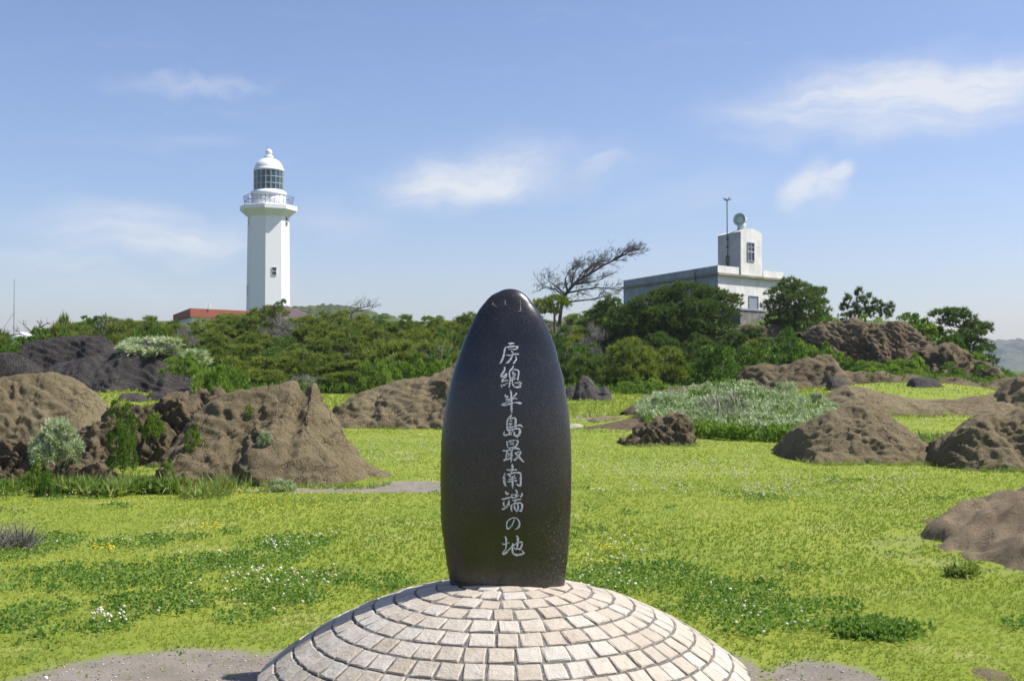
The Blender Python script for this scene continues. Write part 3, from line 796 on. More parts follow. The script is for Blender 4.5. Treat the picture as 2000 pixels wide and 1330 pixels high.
# right of the monument
rock('rock_outcrop', 'broad brown rock dome with hollows at the right edge of the lawn', 'rock', 908, 1.4, 2.6,
     [(1530,895),(1548,860),(1565,835),(1590,818),(1620,800),(1650,792),(1680,785),(1715,795),(1745,815),(1775,840),(1800,865),(1825,890)], T, .16, 1.3, .16, .03, 1.5, seed=31, cut=.4)
rock('rock_outcrop', 'brown rock at the right edge with a dark shaded left flank', 'rock', 922, 1.2, 2.0,
     [(1828,900),(1840,870),(1860,845),(1885,825),(1910,812),(1940,806),(1965,812),(2000,800),(2060,790),(2110,800)], T, .2, 1.4, .18, .035, 1.25, seed=32, cut=.5)
rock('rock_outcrop', 'brown rock rising at the right edge behind the shaded rock', 'rock', 812, 1.2, 2.0,
     [(1920,800),(1945,775),(1965,755),(1985,735),(2010,722),(2060,712),(2120,725)], T, .2, 1.2, .1, .06, 1.4, seed=33)
rock('rock_outcrop', 'long low tan rock slope behind the broad rock dome', 'rock', 815, 2.4, 2.0,
     [(1560,800),(1600,780),(1630,762),(1650,752),(1690,756),(1740,770),(1800,781),(1860,780),(1920,772),(1960,765),(1990,770)], T, .14, 1.2, .1, .06, 1.4, seed=34)
rock('rock_ledge', 'dark brown layered rock ledge poking from the grass right of the monument', 'rock', 872, .9, .9,
     [(1210,862),(1225,850),(1250,835),(1275,822),(1300,811),(1325,806),(1345,812),(1352,835),(1358,858)], B_, .2, 2.0, .3, .03, 1.2, seed=35, cut=.3, facet=.8)
rock('rock_slab', 'flat brown rock slab lying in the grass behind the layered ledge', 'rock', 845, 1.5, 1.0,
     [(1128,840),(1150,832),(1190,826),(1230,818),(1262,812),(1290,818)], B_, .05, 1.6, .1, .05, 1.8, seed=36)
rock('pale_stone', 'pale flat stone beside the right edge of the monument', 'stone', 838, .4, .4,
     [(1098,835),(1112,829),(1130,827),(1142,834)], M['pale_rock'], .04, 2, 0, .05, 1.8, seed=37)
rock('rock_slab', 'low sloping brown slab between the black boulder and the silvery herbs', 'rock', 808, 2.0, 1.5,
     [(1215,802),(1240,788),(1275,768),(1310,756),(1345,752),(1380,765)], B_, .08, 1.4, .15, .06, 1.6, seed=38)
rock('soil_ridge', 'little dark broken soil ridge in the lawn near the black boulder', 'soil', 822, .4, .4, [(1150,820),(1165,813),(1190,812),(1215,813),(1230,820)], M['soil'], .08, 2.5, 0, .05, 1.5, seed=39)
rock('boulder', 'two-humped black boulder on the lawn right of the monument', 'boulder', 784, .9, .9,
     [(1117,782),(1122,765),(1130,745),(1139,735),(1152,738),(1162,750),(1170,758),(1180,753),(1190,760),(1196,775),(1197,783)], Bk, .13, 1.5, 0, .05, 1.9, seed=40)
rock('boulder', 'small dark boulder half hidden behind the monument edge', 'boulder', 778, .5, .5, [(1100,776),(1106,757),(1116,752),(1124,760),(1127,776)], Bk, .07, 2, 0, .05, 1.9, seed=41)
rock('boulder', 'flat dark boulder at the back of the lawn above the silvery herbs', 'boulder', 760, .6, .6, [(1316,758),(1322,746),(1345,742),(1362,745),(1370,756)], Bk, .07, 1.6, 0, .05, 1.9, seed=42)
rock('boulder', 'grey flat boulder just behind the top of the silvery herbs', 'boulder', 752, .6, .6, [(1538,752),(1545,739),(1570,736),(1592,740),(1600,752)], Bk, .07, 1.6, 0, .05, 1.9, seed=43)
rock('boulder', 'angular dark boulder left of the small green plant on the ridge', 'boulder', 762, .6, .6, [(1615,760),(1618,740),(1628,735),(1648,740),(1660,750),(1664,760)], Bk, .08, 1.6, 0, .05, 1.7, seed=44)
rock('boulder', 'oblong dark boulder on the brown terrace at the right', 'boulder', 757, .7, .7, [(1774,757),(1780,739),(1800,735),(1822,739),(1835,747),(1842,757)], Bk, .08, 1.6, 0, .05, 1.9, seed=45)
rock('rock_outcrop', 'low brown rock shelf with a standing block below the green slope', 'rock', 750, 1.2, 2.5,
     [(1440,735),(1458,715),(1490,708),(1520,712),(1560,702),(1588,700),(1598,696),(1622,694),(1638,702),(1645,722),(1670,728),(1720,724),(1760,732),(1800,738),(1860,738),(1920,744),(1990,738),(2060,740)], B_, .2, .9, .15, .07, 1.4, seed=46, cut=.8)
rock('eroded_bank', 'eroded bare brown earth bank on the hillside right of the concrete building', 'bank', 722, 3.2, 3.0,
     [(1566,655),(1585,640),(1620,630),(1650,625),(1680,627),(1715,632),(1740,626),(1765,633),(1790,648),(1815,668),(1835,690),(1860,705),(1885,716)], B_, .42, .75, .35, .07, 1.3, seed=47, cut=.35, facet=.8)
rock('eroded_bank', 'dark overhung earth bank under the bushes at the right end of the ridge', 'bank', 730, 1.5, 2.0,
     [(1800,690),(1830,672),(1860,672),(1890,690),(1925,705),(1955,722),(1975,735)], B_, .4, .9, .1, .09, 1.2, D=53, seed=48, cut=1.0)
sx2, sy2 = np.meshgrid(np.linspace(2.2, 9.8, 190), np.linspace(6.0, 13.8, 170))
q2 = np.stack([sx2, sy2, sx2 * 0], -1)
dd2 = np.hypot((sx2 - 7.05) / 3.35, (sy2 - 10.0) / 3.6) + .22 * fbm(q2 * .9, 4) + .07 * fbm(q2 * 4, 3)
sh2 = np.clip(1 - dd2 ** 2, -.3, 1)
sz2 = H(sx2.ravel(), sy2.ravel()).reshape(sx2.shape) + np.where(sh2 > 0, .74 * sh2 ** .95, .5 * sh2) + (.16 * fbm(q2 * 1.3 + 5, 4) + .06 * fbm(q2 * 6, 4)) * np.clip(sh2 * 3, 0, 1) - .03
i2 = np.arange(sx2.size).reshape(sx2.shape)
link('soil_bank', mesh_np('soil_bank', np.stack([sx2.ravel() - 6.2, sy2.ravel() - 9.8, sz2.ravel()], 1), np.stack([i2[:-1, :-1].ravel(), i2[:-1, 1:].ravel(), i2[1:, 1:].ravel(), i2[1:, :-1].ravel()], 1), M['soil'], True), loc=(6.2, 9.8, 0), label='bare soil slope in the right foreground edge', cat='soil')
rock('soil_bank', 'small bare soil rise at the bottom right corner', 'soil', 1345, .25, .4, [(1880,1338),(1905,1322),(1940,1314),(1975,1320),(2000,1332)], M['soil'], .02, 4, 0, .025, 1.4, D=5.8, seed=50, sink=.05)
rock('earth_bank', 'dark earth bank below the concrete retaining block', 'bank', 690, 1.0, 2.0, [(1425,650),(1440,636),(1470,632),(1510,634),(1540,640),(1560,655)], B_, .25, 1, 0, .09, 1.2, D=72, seed=51)

# ------------------------------------------------------------------ lighthouse
def white_paint(name, col=(.80,.80,.79), line=True):
    m, N, b, o = new_mat(name); p = N.obj_co()
    st = N.n('ShaderNodeMapping'); N.set(st.inputs[0], p); st.inputs['Scale'].default_value = (1.2, 1.2, .12)
    c = N.mix(N.math('MULTIPLY', N.step(N.noise(st.outputs[0], 1.5, 6, .7), .5, .8), .22), col, (.58,.57,.54))
    N.set(b.inputs['Base Color'], c); b.inputs['Roughness'].default_value = .6
    N.set(b.inputs['Normal'], N.bump(N.noise(p, 6, 4, .6), .12, .02)); return m
M['white'] = white_paint('white_painted_concrete')
M['lamp_glass'] = plain('lantern_glass', (.03,.075,.085), .12, var=.5, scale=1.2)
M['window_glass'] = plain('window_glass', (.035,.04,.06), .15, var=.3)
M['rail_metal'] = plain('rail_metal', (.16,.18,.22), .5, var=.2)
M['lead'] = plain('grey_bars', (.36,.38,.38), .5, var=.2)
LD = 200.0
LC = P(523.5, 620, LD)
LB = Hs(LC.x, LD) - .3
def lz_(py): return P(523.5, py, LD).z - LB
def lr(px_w): return px_w / FPX * LD
lh = link('lighthouse', None, loc=(LC.x, LD, LB), label='tall white octagonal lighthouse with domed lantern on the hill', cat='lighthouse')
lh.rotation_euler = (0, 0, -math.atan2(-LC.x, LD) * 0)
OR = math.radians(-7.6) - math.atan2(LC.x, LD)
def octo(r, z): return (r, z)
MB().lathe([octo(lr(43.5), 0), octo(lr(42.0), lz_(600)), octo(lr(40.2), lz_(424))], 8, rot=OR).build('tower', M['white'], lh)
MB().lathe([octo(lr(40.6), lz_(425)), octo(lr(54.4), lz_(413)), octo(lr(55.6), lz_(412.5)), octo(lr(55.6), lz_(405)), octo(lr(54.8), lz_(404)), octo(lr(30), lz_(403.4))], 8, rot=OR).build('gallery', M['white'], lh)
MB().lathe([(lr(33.5), lz_(404)), (lr(33), lz_(384))], 40).build('watch_room', M['white'], lh, True)
cor = MB().lathe([(lr(33.5), lz_(384.2)), (lr(35.2), lz_(382)), (lr(35.2), lz_(378)), (lr(33), lz_(375.5)), (lr(28.6), lz_(373))], 40).build('cornice', M['white'], lh, True)
lant = MB().lathe([(lr(25.5), lz_(374)), (lr(25.5), lz_(334))], 32).build('lantern_core', M['lamp_glass'], lh, True)
nP = 18
pane_w = 2 * lr(28) * math.tan(math.pi / nP) * .86; rows_z = [(372.0, 361.6), (360.0, 348.8), (347.2, 335.4)]
pane_meshes = []
for (a, b_) in rows_z:
    hgt = lz_(b_) - lz_(a)
    pane_meshes.append((MB().box((0, 0, 0), (pane_w, .05, hgt)).mesh('pane', M['lamp_glass']), (lz_(a) + lz_(b_)) / 2))
for k in range(nP):
    th = 2 * math.pi * (k + .5) / nP
    for me, zc in pane_meshes:
        o = link('pane', me, lh); o.location = (lr(27.4) * math.sin(th), -lr(27.4) * math.cos(th), zc); o.rotation_euler = (0, 0, th)
for k in range(nP):
    th = 2 * math.pi * k / nP
    x, y = lr(28) * math.sin(th), -lr(28) * math.cos(th)
    MB().tube([(x, y, lz_(373.5)), (x, y, lz_(334.5))], .085, 6).build('glazing_bar', M['lead'], lh)
for py, rr, hh in ((360.8, 28.6, 1.3), (348.0, 28.4, 1.3), (372.8, 28.8, 1.4)):
    MB().lathe([(lr(rr - 1.4), lz_(py + hh / 2)), (lr(rr), lz_(py + hh / 2)), (lr(rr), lz_(py - hh / 2)), (lr(rr - 1.4), lz_(py - hh / 2))], 36).build('glazing_ring', M['lead'], lh, True)
dome = [(lr(28.5), lz_(335.5)), (lr(29.6), lz_(334.5)), (lr(29.6), lz_(332)), (lr(28), lz_(331))]
for k in range(1, 12):
    a = k / 12 * math.pi / 2
    dome.append((lr(27.5) * math.cos(a), lz_(331) + (lz_(309) - lz_(331)) * math.sin(a)))
dome += [(lr(9), lz_(309.3)), (lr(8.6), lz_(306)), (lr(7), lz_(304)), (lr(5), lz_(303.6))]
dm = MB().lathe(dome, 40).build('dome', M['white'], lh, True)
ball = [(max(.02, lr(6.6) * math.sin(a)), lz_(298) - lr(6.6) * math.cos(a)) for a in np.linspace(.02, math.pi - .02, 14)]
MB().lathe(ball, 20).build('ball_finial', M['white'], dm, True)
MB().tube([(-.25, 0, lz_(292)), (-.25, 0, lz_(286.5))], .07, 6).build('lightning_rod', M['lead'], dm)
# gallery rail: octagonal, leaning out
for frac, nm in ((0.0, None), (.5, 'rail'), (1.0, 'rail')):
    if nm is None: continue
    zt = lz_(403) + (lz_(385) - lz_(403)) * frac; r = lr(45 + 3.5 * frac)
    pts = [(r * math.sin(OR + k * math.pi / 4), -r * math.cos(OR + k * math.pi / 4), zt) for k in range(9)]
    MB().tube(pts, .045, 5).build('rail', M['rail_metal'], lh)
for k in range(32):
    seg, f = divmod(k, 4); f /= 4
    def rp(r, z):
        a0, a1 = OR + seg * math.pi / 4, OR + (seg + 1) * math.pi / 4
        return (r * (math.sin(a0) * (1 - f) + math.sin(a1) * f), -r * (math.cos(a0) * (1 - f) + math.cos(a1) * f), z)
    MB().tube([rp(lr(45), lz_(404)), rp(lr(48.5), lz_(385))], .035 if f else .06, 5).build('rail_post', M['rail_metal'], lh)
def lwin(face, off, py0, py1, wpx):
    th = OR + math.pi / 4 * (face + .5)
    zc = (lz_(py0) + lz_(py1)) / 2; hgt = abs(lz_(py0) - lz_(py1)); wd = wpx / FPX * LD
    ap = lr(42.8 - 2.6 * (zc / lz_(424))) * math.cos(math.pi / 8)
    o = link('window', MB().box((0, 0, 0), (wd, .10, hgt)).mesh('window', M['window_glass']), lh)
    t = Vector((math.cos(th), math.sin(th), 0)); nrm = Vector((math.sin(th), -math.cos(th), 0))
    o.location = nrm * (ap + .0) + t * off + Vector((0, 0, zc)); o.rotation_euler = (0, 0, th)
    fr = MB().box((-wd/2-.03, -.04, 0), (.06, .08, hgt+.12)).box((wd/2+.03, -.04, 0), (.06, .08, hgt+.12)).box((0, -.04, hgt/2+.03), (wd, .08, .06)).box((0, -.05, -hgt/2-.03), (wd, .10, .06)).box((0, -.07, 0), (wd, .06, .08))
    fr.build('frame', M['white'], o)
lwin(0, .1, 525, 540, 8.5); lwin(1, .3, 426, 442, 7.5); lwin(-2, -.2, 426, 442, 7); lwin(-2, -.6, 559, 576, 7)

# ------------------------------------------------------------------ concrete fog-signal building
def concrete(name, a, b_, stain, rough=.9, amt=.8):
    m, N, b, o = new_mat(name); p = N.pos()
    st = N.n('ShaderNodeMapping'); N.set(st.inputs[0], p); st.inputs['Scale'].default_value = (2.2, 2.2, .35)
    c = N.mix(N.step(N.noise(p, .9, 6, .65), .38, .62), a, b_)
    c = N.mix(N.math('MULTIPLY', N.step(N.noise(st.outputs[0], 1.6, 7, .7), .48, .72), amt), c, stain)
    c = N.mix(N.math('MULTIPLY', N.step(N.noise(p, 9, 5, .7), .56, .7), .5), c, tuple(v * .7 for v in stain))
    N.set(b.inputs['Base Color'], c); b.inputs['Roughness'].default_value = rough
    N.set(b.inputs['Normal'], N.bump(N.noise(p, 7, 6, .7), .3, .04)); return m
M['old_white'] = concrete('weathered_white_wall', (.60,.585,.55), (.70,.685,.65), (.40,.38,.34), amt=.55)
M['old_shade_grey'] = concrete('weathered_shade_grey', (.26,.28,.32), (.34,.36,.395), (.16,.165,.185), amt=.6)  # holds the left side's shade in its colour; also frames and coping
M['blue_band'] = concrete('grey_blue_band', (.30,.32,.36), (.38,.40,.43), (.22,.23,.25))
M['tower_shade_grey'] = concrete('pale_shade_grey', (.36,.36,.365), (.44,.44,.44), (.25,.25,.25), amt=.6)  # white wall darkened to paint the shade on the tower's left face
M['dark_concrete'] = concrete('dark_concrete', (.12,.115,.105), (.26,.25,.23), (.05,.05,.045))
M['moss'] = concrete('mossy_concrete', (.20,.19,.14), (.27,.25,.18), (.12,.12,.07))
M['verdigris'] = plain('verdigris', (.44,.53,.50), .6, var=.35, scale=5)
M['iron'] = plain('dark_iron', (.06,.06,.06), .6)
BC = P(1402, 518, 85.0)
Ld = (P(1218, 548, 99.8) - BC); Ld.z = 0; L_len = Ld.length; Ld.normalize()
Rd = (P(1530, 531.5, 91.3) - BC); Rd.z = 0; R_len = Rd.length; Rd.normalize()
B0 = Vector((BC.x, BC.y, 4.6))
fog = link('fog_signal_building', None, loc=B0, label='weathered flat-roofed concrete building with a small tower on the hilltop', cat='building')
zp = BC.z - B0.z
def obl(a, b_, z): v = Ld * a + Rd * b_; return (v.x, v.y, z)
def oblbox(mb, a0, a1, b0, b1, z0, z1):
    return mb.hexa([obl(a0,b0,z0), obl(a0,b1,z0), obl(a1,b1,z0), obl(a1,b0,z0)], [obl(a0,b0,z1), obl(a0,b1,z1), obl(a1,b1,z1), obl(a1,b0,z1)])
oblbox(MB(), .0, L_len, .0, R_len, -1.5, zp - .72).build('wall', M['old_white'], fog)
# the long left side gets a darker skin, its shade put into the colour
oblbox(MB(), .02, L_len - .01, -.03, -.004, -1.5, zp - .73).build('side_shade_skin', M['old_shade_grey'], fog)
oblbox(MB(), .01, L_len - .01, -.025, -.004, zp - .55, zp - .03).build('parapet_shade_skin', M['old_shade_grey'], fog)  # shade of the parapet's left side, painted as a darker skin
oblbox(MB(), -.34, L_len + .22, -.22, R_len + .35, zp - .72, zp - .56).build('cornice', M['moss'], fog)
par = MB()
oblbox(par, 0, .25, 0, 2.72, zp - .56, zp); oblbox(par, 0, .25, 6.0, R_len + .02, zp - .56, zp - .02)
oblbox(par, .25, L_len, 0, .25, zp - .56, zp - .003); oblbox(par, L_len - .25, L_len, .25, R_len, zp - .56, zp - .006); oblbox(par, .25, L_len - .25, R_len - .25, R_len, zp - .56, zp - .01)
par.build('parapet', M['old_white'], fog)
oblbox(MB(), .255, L_len - .255, .255, R_len - .255, zp - .56, zp - .45).build('roof_slab', M['dark_concrete'], fog)
# tower with a shallow barrel top
tA, tB0, tB1 = 3.27, 2.91, 5.77
ztop = P(1446, 452, 87.1).z - B0.z
tw = MB(); prof_b = np.linspace(0, 1, 13)
ra, rb = [], []
top = [(tB0 + (tB1 - tB0) * f, ztop + .32 * (1 - (2 * f - 1) ** 2)) for f in prof_b]
ring0 = [obl(-.06, tB0, zp - .60), obl(-.06, tB1, zp - .60)] + [obl(-.06, b_, z) for b_, z in top[::-1]]
ring1 = [obl(tA, tB0, zp - .60), obl(tA, tB1, zp - .60)] + [obl(tA, b_, z) for b_, z in top[::-1]]
tw.rings([ring0, ring1]); tower = tw.build('signal_tower', M['old_white'], fog)
oblbox(MB(), -.03, tA - .02, tB0 - .025, tB0 - .003, zp - .55, ztop - .04).build('side_shade_skin', M['tower_shade_grey'], fog)  # thin skin whose grey paints the shade on this tower face
# windows
def fwin(b0, b1, z0, z1, a=-.06, bars=True, mat=None):
    w_ = oblbox(MB(), a - .02, a + .05, b0, b1, z0, z1).build('window', mat or M['window_glass'], fog)
    fr = MB()
    for q0, q1, y0, y1 in ((b0 - .07, b0, z0 - .07, z1 + .07), (b1, b1 + .07, z0 - .07, z1 + .07), (b0, b1, z1, z1 + .07), (b0, b1, z0 - .07, z0)):
        oblbox(fr, a - .08, a + .02, q0, q1, y0, y1)
    if bars:
        mid = (b0 + b1) / 2; oblbox(fr, a - .055, a - .022, mid - .04, mid + .04, z0, z1); oblbox(fr, a - .05, a - .022, b0, b1, (z0 + z1) / 2 - .05, (z0 + z1) / 2 + .05)
        oblbox(fr, a - .05, a - .022, b0, b1, z0 + (z1-z0)*.76, z0 + (z1-z0)*.8)
    fr.build('frame', M['old_shade_grey'], w_)
def bz(py, D): return P(1450, py, D).z - B0.z
fwin(3.83, 4.62, bz(509, 88), bz(475.5, 88))
M['shutter'] = plain('grey_blue_shutter', (.20,.24,.28), .7, var=.25)
fwin(4.05, 5.2, bz(606, 88.5), bz(580, 88.5), a=-.002, bars=False, mat=M['shutter'])
# side window of the lower hall, pipes and roof fittings
tip = Vector(obl(.9, tB0 + 1.0, ztop + .22))
cw_ = MB(); zc0 = tip.z
cw_.tube([tip + Vector((0,0,-.1)), tip + Vector((0,0,.30)), tip + Vector((0,0,.55))], [.33, .30, .36], 14)
sph = [(max(.02, .42 * math.sin(a)), .78 - .42 * math.cos(a)) for a in np.linspace(.05, math.pi - .03, 12)]
cw_.lathe(sph, 18, tip)
cwl = cw_.build('ventilator_cowl', M['verdigris'], fog, True)
mo = MB(); hd = Vector((-.55, -.8, .1)).normalized()
a1 = hd.cross(Vector((0,0,1))).normalized(); b1_ = hd.cross(a1)
ctr_ = tip + Vector((-.05, -.05, .80))
mo.rings([[tuple(ctr_ + hd * q + (a1 * math.cos(t) + b1_ * math.sin(t)) * r) for t in np.linspace(0, 2*math.pi, 18, endpoint=False)] for q, r in ((.0, .40), (.26, .50), (.30, .50), (.29, .44), (.1, .34))])
mo.build('cowl_mouth', M['verdigris'], cwl, True)
mast_foot = Vector(obl(1.75, tB0 - .12, zp + .3)); mast_top = Vector((mast_foot.x, mast_foot.y, P(1421, 390, 88).z - B0.z))
ms = MB().tube([mast_foot + Vector((0,0,1.4)), mast_top], .045, 6).build('mast', M['rail_metal'], fog)
an = MB()
for k in range(6):
    t = k * math.pi / 3; an.tube([mast_top, mast_top + Vector((.34 * math.cos(t), .34 * math.sin(t), .12 + .1 * (k % 2)))], .03, 5)
an.build('antenna_head', M['iron'], ms)
MB().tube([mast_foot + Vector((0,0,1.5)), mast_foot + Vector((.02,0,.9)), mast_foot + Vector((-.02,0,0)), mast_foot + Vector((0,0,-.6))], .028, 5).build('cable', M['iron'], fog)
for dz in (1.75, 1.15, -.25): MB().box(tuple(mast_foot + Vector((0, 0, dz + .25))), (.16, .16, .10)).build('bracket', M['iron'], fog)
MB().tube([tuple(mast_foot + Ld * (.26 * math.cos(t)) * .8 + Vector((0, 0, .42 + .33 * math.sin(t)))) for t in np.linspace(0, 2*math.pi, 22)], .04, 5).build('cable_coil', M['iron'], fog)
pp = Vector(obl(3.1, -.26, 0)); MB().tube([pp + Vector((0,0,zp - .05)), pp + Vector((0,-.05,zp - .5)), pp + Vector((.08,0,zp - .9)), pp + Vector((.05,.1,zp - 2.4))], .05, 6).build('downpipe', M['iron'], fog)
# retaining block in front
rb0 = P(1446, 602, 80.5)
rbk = link('retaining_block', None, loc=(rb0.x, rb0.y, rb0.z - 2.2), label='dark stained concrete block wall below the hilltop building', cat='wall')
def oblq(mb, a0, a1, b0, b1, z0, z1): return oblbox(mb, a0, a1, b0, b1, z0, z1)
oblq(MB(), 0, 2.6, 0, 3.1, 0, 2.08).build('wall', M['dark_concrete'], rbk)
oblq(MB(), -.08, 2.7, -.08, 3.2, 2.08, 2.2).build('coping', M['old_shade_grey'], rbk)

# ------------------------------------------------------------------ roofs and mast by the lighthouse
M['brick_red'] = plain('red_fascia', (.27,.075,.04), .8, var=.25, scale=1)
M['purple_roof'] = plain('dull_purple_roof', (.115,.075,.08), .8, var=.3, scale=1)
r0 = P(372, 602, 150); r1 = P(486, 606.5, 158); r2 = P(338, 618, 163)
red = link('red_roofed_building', None, loc=(r0.x, r0.y, r0.z - 3.6), label='long low building with a red roof edge left of the lighthouse', cat='building')
def rel(v, o): return tuple(Vector(v) - Vector(o.location))
bk = Vector((2.0, 22.0, 0))
def wallq(mb, p, q, z0, z1, th):
    d = Vector((q.x - p.x, q.y - p.y, 0)).normalized(); nrm = Vector((-d.y, d.x, 0)) * th
    b = [Vector((p.x, p.y, z0)), Vector((q.x, q.y, z0)), Vector((q.x, q.y, z0)) + nrm, Vector((p.x, p.y, z0)) + nrm]
    t = [Vector((p.x, p.y, z1)), Vector((q.x, q.y, z1)), Vector((q.x, q.y, z1)) + nrm, Vector((p.x, p.y, z1)) + nrm]
    return mb.hexa([rel(v, red) for v in b], [rel(v, red) for v in t])
q0 = Vector((r0.x, r0.y, 0)); q1 = Vector((r1.x + 1, r1.y, 0)); q2 = Vector((r2.x, r2.y, 0)); q3 = q2 + (q1 - q0)
mbr = MB(); zt, zb = r0.z, r0.z - 1.1
mbr.hexa([rel((*q0[:2], zb), red), rel((*q1[:2], zb), red), rel((*q3[:2], zb), red), rel((*q2[:2], zb), red)], [rel((*q0[:2], zt), red), rel((*q1[:2], zt), red), rel((*q3[:2], zt - .25), red), rel((*q2[:2], zt - .25), red)])
mbr.build('roof_fascia', M['brick_red'], red)
sh = lambda q: Vector((q.x, q.y, 0))
c_ = (q0 + q1 + q2 + q3) / 4
ins = [c_ + (sh(q) - c_) * .93 for q in (q0, q1, q3, q2)]
MB().hexa([rel((*q[:2], zb - 3.0), red) for q in ins], [rel((*q[:2], zb - .004), red) for q in ins]).build('wall', M['white'], red)
MB().tube([rel((r0.x + 1.9, r0.y + 2, zt), red), rel((r0.x + 1.9, r0.y + 2, zt + .75), red)], .09, 6).build('roof_vent', M['white'], red)
v0 = P(556, 597, 175)
hip = link('hipped_roof_house', None, loc=(v0.x, v0.y, v0.z - 5.5), label='house with a dull purple hipped roof just right of the lighthouse foot', cat='house')
a = 7.5
MB().hexa([(-a,-4,2.9), (a*.85,-4,2.9), (a*.85,5,2.9), (-a,5,2.9)], [(-1.6,.3,5.5), (.4,.3,5.5), (.4,.7,5.5), (-1.6,.7,5.5)]).build('roof', M['purple_roof'], hip)
MB().box((-.5, .5, 1.45), (13, 8, 2.9)).build('wall', M['white'], hip)
m0 = P(27, 660, 120)
mastp = link('radio_mast', None, loc=(m0.x, 120, m0.z - 1.5), label='thin white mast with guy wires at the far left skyline', cat='mast')
mh = P(27, 545, 120).z - (m0.z - 1.5)
MB().tube([(0,0,0), (0,0,mh*.62), (0,0,mh)], [.06,.05,.03], 6).build('pole', M['lead'], mastp)
for sx in (-1, 1): MB().tube([(sx * 2.6, 0, .2), (0, 0, 4.1)], .018, 4).build('guy_wire', M['lead'], mastp)
d0 = P(45, 652, 110)
MB().lathe([(max(.02, 1.0 * math.sin(a)), .7 * math.cos(a)) for a in np.linspace(.01, math.pi / 2, 10)][::-1] , 24).build('white_dome_tank', M['white'], None, True, loc=(d0.x, 110, d0.z - .55), label='small white domed tank behind the bare shrub at far left', cat='tank')
# ------------------------------------------------------------------ vegetation
def unit(v): return v / (np.linalg.norm(v, axis=-1, keepdims=True) + 1e-9)
def needles(origins, axes, tint, n, length, width, spread, r):
    """n thin triangles fanning round each axis"""
    m = len(origins)
    d = unit(np.repeat(axes, n, 0) + r.normal(0, spread, (m * n, 3)))
    o = np.repeat(origins, n, 0) + r.normal(0, length * .10, (m * n, 3))
    side = unit(np.cross(d, r.normal(size=(m * n, 3))))
    L = (length * r.uniform(.65, 1.25, (m * n, 1)))
    w = width * r.uniform(.7, 1.3, (m * n, 1)) / 2
    V = np.stack([o - side * w, o + side * w, o + d * L], 1).reshape(-1, 3)
    return V, np.arange(m * n * 3).reshape(-1, 3), np.repeat(np.clip(np.repeat(tint, n) + r.normal(0, .10, m * n), 0, 1), 3)
def leaves(origins, axes, tint, n, length, width, spread, r, droop=.0):
    """n four-cornered leaves round each axis"""
    m = len(origins)
    d = unit(np.repeat(axes, n, 0) + r.normal(0, spread, (m * n, 3)))
    o = np.repeat(origins, n, 0) + d * length * .15
    side = unit(np.cross(d, r.normal(size=(m * n, 3))))
    L = (length * r.uniform(.7, 1.25, (m * n, 1))); w = width * r.uniform(.75, 1.25, (m * n, 1)) / 2
    mid = o + d * L * .5; tipp = o + d * L - np.array([0, 0, 1]) * droop * L
    V = np.stack([o, mid - side * w, tipp, mid + side * w], 1).reshape(-1, 3)
    return V, np.arange(m * n * 4).reshape(-1, 4), np.repeat(np.clip(np.repeat(tint, n) + r.normal(0, .12, m * n), 0, 1), 4)
def clumps_on_dome(r, ncl, ntuft, rad, hgt, crad, lump=.25, low=.05):
    """tuft origins and axes grouped in clumps over an uneven dome of radius rad and height hgt"""
    u = r.uniform(low, 1, ncl); th = r.uniform(0, 2 * math.pi, ncl)
    sz = np.sqrt(1 - u ** 2)
    dirs = np.stack([sz * np.cos(th), sz * np.sin(th), u], 1)
    k = 1 + lump * fbm(dirs * 2.2 + r.uniform(0, 50), 3) * 1.6
    depth = np.where(r.random(ncl) < .72, r.uniform(.82, 1.0, ncl), r.uniform(.4, .82, ncl))
    C = dirs * np.array([rad, rad, hgt]) * (k * depth)[:, None]
    cr = crad * r.uniform(.7, 1.35, ncl)
    d2 = unit(r.normal(size=(ncl, ntuft, 3)) + np.array([0, 0, .55]) + dirs[:, None] * .7)
    O = C[:, None] + d2 * (cr[:, None, None] * np.array([1.15, 1.15, .62])) * r.uniform(.45, 1, (ncl, ntuft, 1))
    A = unit(d2 + dirs[:, None] * .4 + np.array([0, 0, .6]))
    tint = np.clip(.45 + .35 * r.normal(0, .6, ncl)[:, None] + .12 * r.normal(size=(ncl, ntuft)), 0, 1)
    return C, O.reshape(-1, 3), A.reshape(-1, 3), tint.ravel()
def branch_mesh(name, C, rad0, mat, every=3, base=(0, 0, -.3), bend=.25, r=None):
    mb = MB(); base = Vector(base)
    fork = Vector((0, 0, C[:, 2].max() * .22))
    mb.tube([base, (base + fork) / 2 + Vector((.03, .02, 0)), fork], [rad0, rad0 * .85, rad0 * .7], 6)
    for c in C[::every]:
        c = Vector(c); mid = fork.lerp(c, .5) + Vector((r.normal() * bend * .3, r.normal() * bend * .3, -bend * .25))
        mb.tube([fork, mid, c], [rad0 * .42, rad0 * .26, rad0 * .09], 5)
    return mb.mesh(name, mat, True)
def pine_proto(seed, ncl=46, ntuft=30, nn=9, rad=1.0, hgt=1.0, crad=.23, L=.15, w=.03, mat='pine_needles', lump=.3, spread=.55):
    r = np.random.default_rng(seed)
    C, O, A, t = clumps_on_dome(r, ncl, ntuft, rad, hgt, crad, lump)
    V, F_, tt = needles(O, A, t, nn, L, w, spread, r)
    return mesh_np('crown', V, F_, M[mat], False, {'tint': tt}), branch_mesh('trunk', C, .07, M['grey_bark'], 3, r=r)
